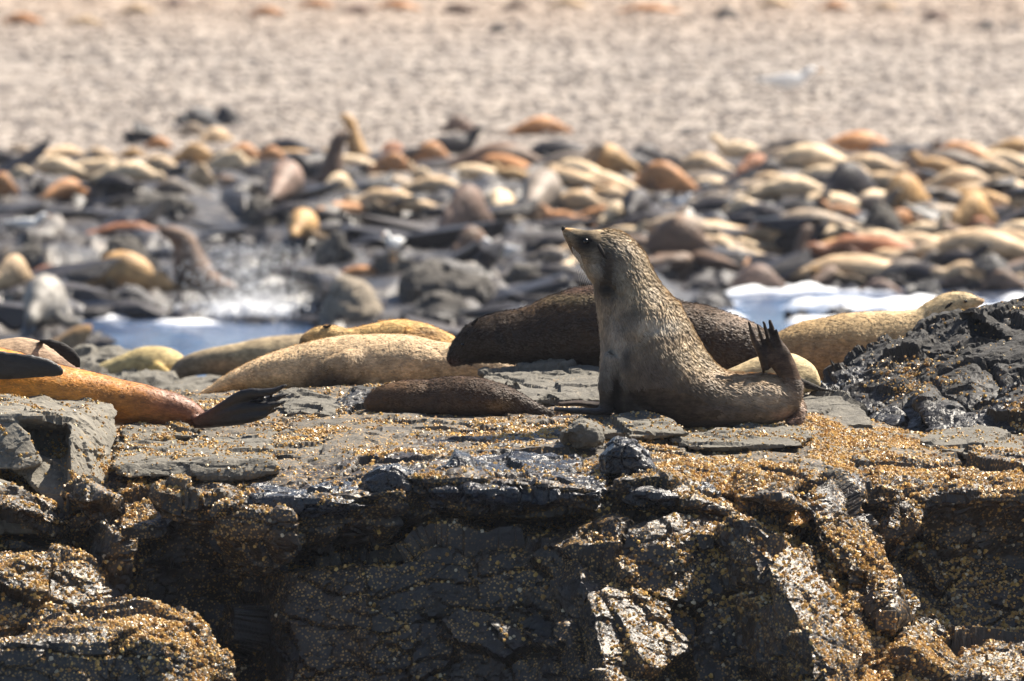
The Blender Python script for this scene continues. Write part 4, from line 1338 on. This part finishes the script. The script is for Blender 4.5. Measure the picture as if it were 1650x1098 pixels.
FF1 = [(.30, .08, .03, .03, -.10), (.36, .04, .03, .02, -.17), (.44, .02, .035, .012, -.24), (.50, .015, .01, .008, -.27)]
HF = [(.93, .04, .02, .03), (1.0, .03, .015, .035, -.02), (1.07, .02, .008, .03, -.03)]
POSES = {
    'lie': [[(0, .045, .014), (.025, .05, .030), (.065, .06, .046), (.11, .065, .050), (.16, .07, .055, .055, .01), (.23, .085, .075, .085, .02), (.34, .105, .105, .12, .02), (.48, .11, .11, .13, 0), (.62, .095, .095, .115, -.02), (.75, .07, .07, .08, -.02), (.87, .045, .045, .05, -.01), (.95, .03, .025)], FF1, HF],
    'hump': [[(.0, .05, .014), (.025, .055, .032), (.065, .07, .050), (.11, .085, .056), (.16, .105, .066), (.23, .13, .10), (.34, .15, .14), (.48, .15, .148), (.62, .12, .12), (.75, .085, .085), (.87, .05, .05), (.96, .03, .02)], FF1, HF],
    'slug': [[(0, .07, .016), (.03, .075, .036), (.08, .075, .048), (.14, .065, .05, .05, .02), (.22, .07, .066, .07, .04), (.33, .09, .09, .10, .04), (.45, .085, .085, .11, .02), (.58, .08, .08, .10, -.03), (.72, .06, .06, .08, -.05), (.85, .04, .04, .05, -.04), (.97, .025, .02, .02, 0)], FF1, HF],
    'headup': [[(.0, .33, .012), (.03, .33, .034), (.08, .315, .052), (.135, .27, .06), (.18, .21, .075), (.25, .15, .11), (.4, .14, .13), (.55, .125, .12), (.7, .095, .09), (.84, .06, .055), (.95, .04, .02)], FF1, HF],
    'sit': [[(.0, .86, .015), (.04, .85, .045), (.11, .83, .075), (.20, .80, .09), (.27, .73, .09), (.30, .62, .10), (.33, .48, .14), (.37, .34, .19), (.46, .21, .19), (.60, .14, .14), (.75, .11, .10), (.90, .09, .07), (1.0, .07, .03)],
            [(.26, .35, .06, .05, -.12), (.22, .16, .04, .04, -.14), (.20, .04, .03, .04, -.15), (.12, .02, .02, .05, -.17)], [(.26, .35, .06, .05, .12), (.22, .16, .04, .04, .14), (.20, .04, .03, .04, .15), (.12, .02, .02, .05, .17)],
            [(.95, .08, .04, .05), (1.04, .05, .02, .06), (1.12, .03, .01, .05)]],
    'wave': [[(0, .055, .015), (.03, .06, .033), (.08, .075, .052), (.14, .085, .062), (.24, .105, .085), (.38, .13, .125), (.52, .125, .122), (.68, .10, .092), (.82, .07, .057), (.92, .05, .033), (.98, .035, .015)],
             [(.34, .16, .03, .03), (.35, .26, .032, .015), (.37, .36, .028, .012), (.40, .44, .008, .008)], HF],
    'tall': [[(.24, .93, .03), (.28, .93, .07), (.36, .90, .105), (.45, .83, .125), (.50, .71, .13), (.53, .56, .155), (.56, .40, .19), (.63, .24, .20), (.78, .15, .15), (.92, .10, .09), (1.0, .06, .03)],
             [(.46, .35, .05, .05, -.10), (.42, .16, .04, .04, -.13), (.40, .03, .03, .04, -.14), (.32, .02, .02, .05, -.15)], [(.95, .08, .04, .05), (1.04, .05, .02, .06), (1.12, .03, .01, .05)]],
}
PM = {}
for pn, spec in POSES.items():
    for rn, rz in (('a', 0.12), ('b', 0.75), ('c', 1.35), ('d', -0.6)):
        if pn in ('sit', 'tall', 'wave') and rn != 'a':
            continue
        me = unit_tubes(spec, rz)
        V, _ = arrays(me)
        me.name = 'seal_' + pn
        PM[pn + rn] = (me, V.min(0), V.max(0))

CO = {
    'cream': (0.74, 0.57, 0.37), 'tan': (0.60, 0.43, 0.26), 'golden': (0.54, 0.33, 0.14), 'orange': (0.52, 0.25, 0.10), 'rust': (0.36, 0.15, 0.07),
    'brown': (0.17, 0.105, 0.07), 'dark': (0.035, 0.030, 0.034), 'grey': (0.24, 0.20, 0.165), 'mauve': (0.23, 0.155, 0.12), 'greytan': (0.40, 0.31, 0.22), 'silver': (0.33, 0.31, 0.28),
}
CW = {'cream': 'cream', 'tan': 'tan', 'golden': 'golden', 'orange': 'orange brown', 'rust': 'rusty brown', 'brown': 'brown', 'dark': 'nearly black', 'grey': 'grey', 'mauve': 'dusky brown', 'greytan': 'greyish tan', 'silver': 'wet silver grey'}
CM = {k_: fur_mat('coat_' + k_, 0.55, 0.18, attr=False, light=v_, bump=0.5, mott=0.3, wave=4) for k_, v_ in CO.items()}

# left, right, top, bottom (photo), pose, facing, coat
SEALS = [
    (12, 62, 232, 252, 'liea', 'L', 'greytan'), (58, 132, 233, 254, 'lieb', 'R', 'tan'), (138, 188, 236, 256, 'huma', 'L', 'tan'), (186, 232, 237, 257, 'liea', 'R', 'golden'), (224, 278, 219, 243, 'humd', 'R', 'orange'),
    (0, 78, 246, 284, 'liea', 'R', 'cream'), (60, 138, 250, 282, 'huma', 'L', 'cream'), (146, 250, 258, 294, 'liea', 'R', 'cream'), (228, 300, 248, 282, 'huma', 'L', 'tan'), (288, 352, 229, 264, 'liea', 'L', 'golden'), (320, 402, 240, 284, 'slua', 'R', 'cream'),
    (348, 418, 229, 268, 'huma', 'R', 'orange'), (-30, 22, 276, 318, 'huma', 'R', 'orange'), (16, 62, 266, 290, 'liea', 'L', 'cream'), (45, 84, 274, 308, 'humc', 'L', 'dark'), (66, 138, 286, 320, 'lieb', 'R', 'orange'),
    (238, 300, 285, 316, 'huma', 'R', 'grey'), (328, 404, 280, 306, 'liea', 'L', 'brown'), (296, 345, 262, 300, 'lied', 'R', 'tan'), (325, 382, 203, 232, 'humb', 'L', 'tan'), (282, 328, 196, 222, 'liea', 'R', 'greytan'),
    (132, 252, 356, 384, 'slua', 'R', 'rust'), (148, 282, 402, 470, 'huma', 'L', 'golden'), (256, 402, 362, 474, 'talla', 'L', 'brown'), (-22, 50, 408, 466, 'humb', 'R', 'tan'), (46, 128, 438, 525, 'humc', 'L', 'silver'), (52, 130, 425, 446, 'liea', 'L', 'rust'),
    (404, 458, 234, 270, 'huma', 'R', 'orange'), (416, 484, 256, 322, 'humc', 'R', 'mauve'), (482, 566, 208, 308, 'talla', 'R', 'brown'), (548, 612, 182, 262, 'talla', 'L', 'golden'), (596, 660, 244, 282, 'liea', 'R', 'orange'),
    (508, 570, 276, 316, 'humb', 'R', 'cream'), (648, 722, 226, 274, 'huma', 'R', 'orange'), (610, 665, 226, 262, 'lieb', 'L', 'rust'), (656, 712, 258, 294, 'heada', 'L', 'cream'), (716, 862, 227, 274, 'huma', 'R', 'brown'), (718, 824, 263, 290, 'liea', 'L', 'cream'),
    (566, 690, 278, 308, 'liea', 'L', 'greytan'), (574, 704, 302, 340, 'slua', 'L', 'tan'), (640, 740, 282, 312, 'liea', 'R', 'tan'), (696, 790, 296, 378, 'humb', 'R', 'mauve'), (786, 846, 302, 358, 'humc', 'L', 'cream'), (630, 696, 332, 376, 'wavea', 'R', 'orange'),
    (468, 528, 333, 384, 'humc', 'L', 'golden'), (732, 806, 362, 414, 'humb', 'L', 'brown'), (536, 612, 426, 448, 'liea', 'R', 'orange'), (440, 500, 300, 326, 'liea', 'L', 'mauve'), (590, 640, 262, 284, 'liea', 'L', 'rust'),
    (718, 772, 184, 216, 'huma', 'L', 'mauve'), (816, 908, 186, 218, 'huma', 'R', 'orange'),
    (906, 1014, 230, 284, 'huma', 'R', 'golden'), (1012, 1084, 230, 266, 'humb', 'L', 'dark'), (822, 900, 270, 340, 'humc', 'R', 'grey'), (862, 908, 262, 290, 'liea', 'R', 'tan'), (922, 1034, 274, 316, 'liea', 'L', 'cream'), (872, 968, 304, 340, 'liea', 'R', 'tan'),
    (926, 1012, 296, 330, 'huma', 'R', 'tan'), (1026, 1124, 258, 316, 'liea', 'L', 'orange'), (1092, 1196, 244, 292, 'huma', 'L', 'tan'), (1176, 1244, 246, 286, 'humb', 'R', 'rust'), (1106, 1204, 284, 316, 'liea', 'L', 'cream'), (1006, 1064, 300, 350, 'humc', 'L', 'dark'),
    (966, 1040, 322, 368, 'humb', 'L', 'cream'), (1020, 1136, 346, 420, 'huma', 'R', 'brown'), (1172, 1236, 316, 350, 'liea', 'L', 'cream'), (924, 970, 348, 372, 'liea', 'L', 'orange'), (1118, 1230, 384, 428, 'liea', 'L', 'greytan'),
    (1166, 1254, 424, 474, 'huma', 'R', 'mauve'), (1054, 1134, 426, 456, 'liea', 'R', 'brown'), (1100, 1176, 440, 470, 'humb', 'L', 'dark'), (1160, 1206, 292, 320, 'humb', 'R', 'dark'), (1060, 1110, 322, 350, 'lieb', 'R', 'greytan'),
    (1306, 1430, 210, 250, 'huma', 'R', 'orange'), (1252, 1390, 230, 278, 'huma', 'L', 'cream'), (1218, 1276, 254, 286, 'humb', 'L', 'dark'), (1326, 1430, 258, 328, 'humb', 'L', 'dark'), (1420, 1514, 276, 344, 'humb', 'L', 'golden'), (1446, 1524, 330, 368, 'liea', 'R', 'dark'),
    (1432, 1516, 224, 280, 'heada', 'R', 'brown'), (1508, 1604, 226, 262, 'huma', 'L', 'orange'), (1586, 1670, 222, 250, 'liea', 'R', 'golden'), (1476, 1594, 268, 312, 'huma', 'R', 'tan'), (1560, 1640, 252, 282, 'liea', 'L', 'tan'), (1580, 1680, 284, 322, 'huma', 'L', 'cream'),
    (1516, 1604, 308, 370, 'humb', 'R', 'golden'), (1596, 1680, 306, 346, 'huma', 'L', 'tan'), (1230, 1394, 308, 348, 'liea', 'R', 'cream'), (1196, 1344, 342, 382, 'slua', 'R', 'orange'), (1246, 1310, 360, 462, 'talla', 'R', 'brown'), (1326, 1508, 376, 416, 'slua', 'L', 'rust'),
    (1296, 1492, 408, 450, 'liea', 'L', 'tan'), (1504, 1680, 366, 418, 'liea', 'L', 'tan'), (1582, 1690, 354, 388, 'liea', 'R', 'cream'), (1430, 1484, 334, 366, 'lieb', 'L', 'orange'), (1392, 1456, 448, 478, 'liea', 'L', 'mauve'), (1296, 1366, 426, 462, 'humb', 'R', 'brown'),
    (1516, 1580, 430, 462, 'liea', 'R', 'mauve'), (1590, 1660, 432, 470, 'huma', 'L', 'brown'), (1196, 1256, 384, 412, 'liea', 'R', 'tan'), (1270, 1330, 286, 312, 'liea', 'L', 'mauve'), (1000, 1050, 398, 428, 'liea', 'R', 'tan'), (860, 930, 396, 420, 'liea', 'L', 'grey'),
    (840, 900, 330, 356, 'liea', 'L', 'tan'), (1540, 1600, 348, 374, 'liea', 'R', 'rust'),
    # upper beach
    (1146, 1202, 12, 32, 'huma', 'L', 'dark'), (1568, 1606, 32, 50, 'humb', 'R', 'dark'), (786, 824, 38, 54, 'huma', 'L', 'dark'), (700, 768, 4, 24, 'liea', 'R', 'brown'), (990, 1116, 6, 22, 'liea', 'L', 'orange'),
    (262, 318, -6, 14, 'humb', 'L', 'mauve'), (544, 600, 2, 26, 'humb', 'R', 'mauve'), (2, 80, 20, 40, 'liea', 'L', 'orange'), (90, 170, 26, 44, 'liea', 'R', 'tan'), (400, 470, 10, 28, 'liea', 'L', 'orange'),
    (180, 250, 6, 24, 'liea', 'R', 'tan'), (470, 540, -2, 16, 'liea', 'R', 'orange'), (800, 850, 0, 18, 'huma', 'R', 'brown'), (880, 960, -4, 14, 'liea', 'L', 'tan'), (1216, 1290, -4, 14, 'liea', 'L', 'tan'), (1310, 1370, 0, 18, 'huma', 'R', 'orange'),
    (1400, 1460, 2, 18, 'liea', 'L', 'tan'), (1480, 1540, 16, 34, 'liea', 'L', 'mauve'), (600, 690, 0, 18, 'liea', 'L', 'orange'),
]
_rg = random.Random(21)
_tries = 0
_extra = []
while len(_extra) < 108 and _tries < 20000:
    _tries += 1
    cx_ = _rg.uniform(-10, 1660)
    cy_ = _rg.uniform(236, 345) if cx_ < 560 else _rg.uniform(232, 440)
    if 560 < cx_ < 900 and cy_ > 350: continue
    if cx_ < 470 and cy_ > 300: continue
    if min(math.hypot(cx_ - (e[0] + e[1]) / 2, 2.6 * (cy_ - (e[2] + e[3]) / 2)) for e in SEALS + _extra) < (40 if len(_extra) < 60 else 33): continue
    if len(_extra) >= 60 and (cx_ < 900 or cy_ < 255): continue
    w_ = _rg.uniform(85, 140); h_ = w_ * _rg.uniform(0.20, 0.30)
    _extra.append((cx_ - w_ / 2, cx_ + w_ / 2, cy_ - h_ / 2, cy_ + h_ / 2, _rg.choice(['liea', 'liea', 'slua', 'slub', 'lied', 'huma', 'heada', 'headd']), _rg.choice('LR'), _rg.choice(['cream', 'tan', 'golden', 'orange', 'cream', 'brown', 'dark', 'greytan', 'tan', 'grey', 'dark'])))
SEALS += _extra
KEYS = {'hum': 'hump', 'lie': 'lie', 'slu': 'slug', 'head': 'headup', 'tall': 'tall', 'sit': 'sit', 'wave': 'wave'}
PHR = {'hump': 'hunched', 'lie': 'lying', 'slug': 'stretched out', 'headup': 'with raised head', 'tall': 'sitting upright', 'sit': 'sitting', 'wave': 'with flipper up'}
LANDMARKS = [(1097, 333, 'the gull among seals'), (632, 398, 'the gull on dark rock'), (498, 360, 'the round golden seal'), (555, 240, 'the two upright seals'),
             (1375, 295, 'the large black seal mound'), (345, 185, 'the black beach rocks'), (430, 470, 'the wave splash'), (1275, 140, 'the gull on the pebbles'), (960, 385, "the sitting seal's head"),
             (1278, 410, 'the upright channel seal'), (790, 250, 'the long dark backed seal'), (60, 355, 'the gull at far left'), (1175, 20, 'the upper beach black seal'), (1540, 480, "the pale right seal's head")]


def place_far(entry):
    x0, x1, yt, yb, key, face, coat = entry
    if key[:4] == 'head' and yb - yt < (x1 - x0) * 0.34: yt = yb - (x1 - x0) * 0.36
    if key[:3] in ('lie', 'hum', 'slu') and yt > 60:
        g_ = (x1 - x0) * (0.17 if key[-1] == 'a' else 0.08); x0 -= g_; x1 += g_
    k3 = key[:-1]
    pose = KEYS[k3]
    me, mn, mx = PM[pose + key[-1]]
    pxc = (x0 + x1) / 2
    D = ground_at(pxc, yb - 2)
    s = D / FPX
    W, Hh = (x1 - x0) * s, (yb - yt) * s
    sx = W / (mx[0] - mn[0])
    sz = Hh / mx[2]
    c = P(pxc, yb, D)
    o = bpy.data.objects.new('fur_seal', me)
    COL.objects.link(o)
    o.scale = (sx, (sx + sz) / 2 if pose in ('tall', 'sit') else min(sx, sz * 1.3), sz)
    o.rotation_euler = (0, 0, math.pi if face == 'R' else 0)
    sg = -1 if face == 'R' else 1
    o.location = (c[0] - sg * sx * (mn[0] + mx[0]) / 2, D, c[2] - 0.01)
    if not me.materials:
        me.materials.append(CM[coat])
    o.material_slots[0].link = 'OBJECT'
    o.material_slots[0].material = CM[coat]
    return o, pose


made = []
for i_, (sx_, sy_, w_, lab_) in enumerate([(862, 78, 16, 'small dark stone alone on the beach above the gap between the rusty seals'), (1462, 22, 22, 'dark stone on the upper beach right of the black seal'), (1416, 146, 22, 'dark stone on the pebbles right of the resting gull'),
        (1568, 152, 30, 'flat dark stone on the beach near the right edge'), (672, 128, 15, 'small dark pebble high on the beach, centre left'), (150, 208, 26, 'grey dark stone on the beach left of the black rocks'), (1104, 218, 34, 'dark flat stone at the foot of the beach, right of centre'), (990, 60, 14, 'small dark stone on the upper beach, above the sitting seal')]):
    D_ = ground_at(sx_, sy_)
    s_ = D_ / FPX * w_ / 2
    rg_ = np.random.default_rng(500 + i_)
    v_ = ICO_V * (1 + rg_.uniform(-.25, .25, (len(ICO_V), 1))) * np.array([s_, s_, s_ * .6])
    o_ = link('dark_stone', mesh_from('dark_stone', v_, ICO_F), CM['dark'] if False else M_RUBD, loc=P(sx_, sy_, D_))
    tag(o_, lab_, 'stone', 'dark stones on the beach')
for e in SEALS:
    o, pose = place_far(e)
    cx, cy = (e[0] + e[1]) / 2, (e[2] + e[3]) / 2
    best = min((math.hypot(cx - lx, (cy - ly) * 1.5), i) for i, (lx, ly, _) in enumerate(LANDMARKS) if math.hypot(cx - lx, cy - ly) > 22)
    lx, ly, ln = LANDMARKS[best[1]]
    dx, dy = cx - lx, (cy - ly) * 1.5
    if abs(dx) > 2 * abs(dy): side = 'right of' if dx > 0 else 'left of'
    elif abs(dy) > 2 * abs(dx): side = 'below' if dy > 0 else 'above'
    else: side = ('below and ' if dy > 0 else 'above and ') + ('right of' if dx > 0 else 'left of')
    made.append((o, '%s seal %s, %s %s' % (CW[e[6]], PHR[pose], side, ln), best[0], cx))
byl = {}
for m_ in made:
    byl.setdefault(m_[1], []).append(m_)
ORD = ['nearest one', 'second nearest', 'third nearest', 'fourth nearest', 'fifth nearest', 'sixth nearest']
for lab, ms in byl.items():
    ms.sort(key=lambda q: q[2])
    for i, m_ in enumerate(ms):
        tag(m_[0], lab if len(ms) == 1 else lab + ', ' + ORD[min(i, 5)], 'seal', 'seals of the colony on the far shore')

# boulders of the far shore
BOULD = [
    (188, 252, 195, 236, 'dark', 'black boulder at the beach edge, left of the peaked one'), (290, 345, 176, 206, 'dark', 'low black rock joined to the peaked rock at the beach edge'), (335, 392, 164, 206, 'dark', 'peaked black rock at the edge of the pebble beach'),
    (130, 262, 366, 450, 'grey', 'dark boulder under the rusty stretched seal, above the golden one'), (0, 60, 520, 600, 'dark', 'black rock at the far left waterline'), (150, 260, 455, 515, 'dark', 'low dark rock at the waterline under the golden seal'),
    (520, 604, 440, 520, 'pale', 'pale faced rock at the centre waterline'), (600, 668, 390, 440, 'grey', 'grey rock just under the white gull'), (640, 800, 420, 470, 'grey', 'long slanting grey rock right of the white gull'), (660, 760, 470, 530, 'grey', 'broad dark rock at the centre waterline'),
    (800, 900, 400, 470, 'grey', 'grey rock left of the sitting seal head'), (860, 950, 440, 500, 'dark', 'dark rock behind the big dark seal'), (380, 470, 320, 366, 'grey', 'flat grey rock right of the stretched rusty seal'), (170, 330, 312, 344, 'grey', 'long flat grey rock ledge below the cream seals at left'),
    (1250, 1312, 480, 512, 'dark', 'dark rock awash in the white foam, left one'), (1320, 1392, 488, 512, 'dark', 'dark rock awash in the white foam, right one'), (1140, 1240, 462, 486, 'dark', 'low dark rock at the right waterline'), (1380, 1450, 330, 376, 'grey', 'grey rock left of the small orange seal sliver'),
    (1560, 1650, 400, 450, 'grey', 'grey rocks below the long tan seal at right'), (0, 100, 380, 420, 'grey', 'slanting grey slab at the left edge under the gull'), (500, 590, 380, 430, 'grey', 'dark ledge below the round golden seal'), (1100, 1180, 470, 500, 'dark', 'small dark rock by the foam, behind the dark seal'),
    (1450, 1530, 452, 486, 'grey', 'grey rock above the head of the pale right seal'), (400, 500, 390, 470, 'grey', 'dark rock behind the wave splash'),
]
MB_ = {'dark': rock_mat('shore_black_rock', (0.014, 0.013, 0.016), (0.03, 0.028, 0.03), 3.0, 0.5, 0.0, 0.9), 'grey': rock_mat('shore_grey_rock', (0.03, 0.028, 0.028), (0.085, 0.077, 0.068), 0.35, 0.45, 0.3, 0.6), 'pale': rock_mat('shore_pale_rock', (0.22, 0.19, 0.14), (0.25, 0.21, 0.16), -1, 0.6, 0.2, 0.6)}
for i, (x0, x1, yt, yb, cc, lab) in enumerate(BOULD):
    rg = random.Random(i)
    D = ground_at((x0 + x1) / 2, yb - 3) if (yb < 480 or x0 > 500) else ground_at((x0 + x1) / 2, min(yb, 500))
    if cc == 'dark' and 'awash' in lab or 'foam' in lab:
        D = 66000.0 / (yb + 310)
    s = D / FPX
    w, h = (x1 - x0) * s, (yb - yt) * s
    b = P((x0 + x1) / 2, yb, D)
    pts = []
    for k_ in range(26):
        th = rg.uniform(0, 6.283); ph = rg.uniform(-0.25, 1.0)
        r_ = math.sqrt(max(0, 1 - ph * ph)) * rg.uniform(0.8, 1.05)
        pts.append((b[0] + r_ * math.cos(th) * w / 2, b[1] + r_ * math.sin(th) * max(w, h) * 0.4, b[2] + max(-0.12, ph * h * rg.uniform(0.8, 1.0))))
    pts += [(b[0] - w * .4, b[1], b[2] - .25), (b[0] + w * .4, b[1] - .1, b[2] - .25), (b[0], b[1] + w * .35, b[2] - .25)]
    make_rock('shore_rock', [hull(pts)], 0.04, MB_[cc], 200 + i, lab, amp=1.0, s=2.2, smooth=1, group='rocks of the far shore')

# ------------------------------------------------------------------ gulls
M_WHITE = plain('gull_white', (0.85, 0.85, 0.84), 0.6)
M_WING = plain('gull_grey', (0.42, 0.43, 0.46), 0.6)
M_BLACKF = plain('gull_black', (0.03, 0.03, 0.03), 0.6)
M_BEAK = plain('gull_beak', (0.5, 0.22, 0.03), 0.5)


def gull(px, py, hpx, label, rz, stretch=1.0, wing_mat=None, crouch=False, D=None):
    D = D or ground_at(px, py + 9)
    s = D / FPX
    k = hpx * s / (0.30 if crouch else 0.42)
    g = bpy.data.objects.new('gull', None)
    COL.objects.link(g)
    g.location = P(px, py, D)
    g.rotation_euler = (0, 0, rz)
    g.scale = (k * stretch, k, k)
    tag(g, label, 'gull', 'gulls on the far shore')
    z0 = 0.0 if crouch else 0.12

    def tb(name, pts, mat, par=g):
        q = catmull([(p[0], p[3] if len(p) > 3 else 0, p[1] + z0, p[2], p[2] * (p[4] if len(p) > 4 else 1)) for p in pts], 16)
        V, F = tube(q[:, :3], np.maximum(q[:, 3], .002), np.maximum(q[:, 4], .002), 12)
        return link(name, mesh_from(name, V, F, True), mat, par)
    tb('body', [(-.22, .25, .012), (-.19, .25, .032), (-.15, .245, .036), (-.11, .20, .036), (-.07, .15, .055), (0, .11, .078), (.10, .10, .068), (.2, .115, .035), (.30, .12, .015)], M_WHITE)
    for sd_ in (-1, 1):
        tb('wing', [(-.05, .16, .03, sd_ * .05, .5), (.03, .15, .055, sd_ * .07, .3), (.15, .14, .045, sd_ * .06, .3), (.27, .14, .018, sd_ * .03, .4), (.36, .15, .004, sd_ * .01, .5)], wing_mat or M_WING)
        if not crouch:
            tb('leg', [(.02, .05, .007, sd_ * .03), (.02, -.06, .006, sd_ * .03), (.02, -.115, .008, sd_ * .03), (-.03, -.118, .008, sd_ * .035)], M_BEAK)
    tb('beak', [(-.215, .25, .011), (-.25, .243, .009), (-.28, .232, .003)], M_BEAK)
    return g


gull(632, 420, 50, 'white gull standing upright on the dark rocks left of centre', 1.1, 1.0, M_WHITE, D=ground_at(634, 440) - 0.8)
gull(1096, 350, 40, 'white gull with grey back standing among the seals, up right of the sitting seal', math.pi - .4, D=ground_at(1078, 418))
gull(1278, 148, 42, 'white gull resting alone on the pebble beach, upper right', math.pi - .1, 1.25, M_WHITE, True)
gull(48, 372, 30, 'white gull crouched on the grey slab at the left edge', math.pi, 1.3, M_WHITE, True)
gull(802, 420, 40, 'white gull with folded grey wings beside the brown seal, centre', 0.5, 1.0, M_WING, True, D=ground_at(802, 428))

# ------------------------------------------------------------------ sea air
hz = bmesh.new()
bmesh.ops.create_cube(hz, size=1)
hm = bpy.data.meshes.new('haze')
for v in hz.verts:
    v.co = (v.co.x * 140, 212 + v.co.y * 440, 3.4 + v.co.z * 10.8)
hz.to_mesh(hm); hz.free()
hmat = bpy.data.materials.new('haze')
hmat.use_nodes = True
ht = hmat.node_tree
ht.nodes.clear()
ho = ht.nodes.new('ShaderNodeOutputMaterial')
hv = ht.nodes.new('ShaderNodeVolumePrincipled')
hv.inputs['Density'].default_value = 0.00020
hv.inputs['Color'].default_value = (0.82, 0.86, 1.0, 1)
hv.inputs['Anisotropy'].default_value = 0.3
ht.links.new(hv.outputs[0], ho.inputs['Volume'])
tag(link('haze', hm, hmat), kind='stuff')
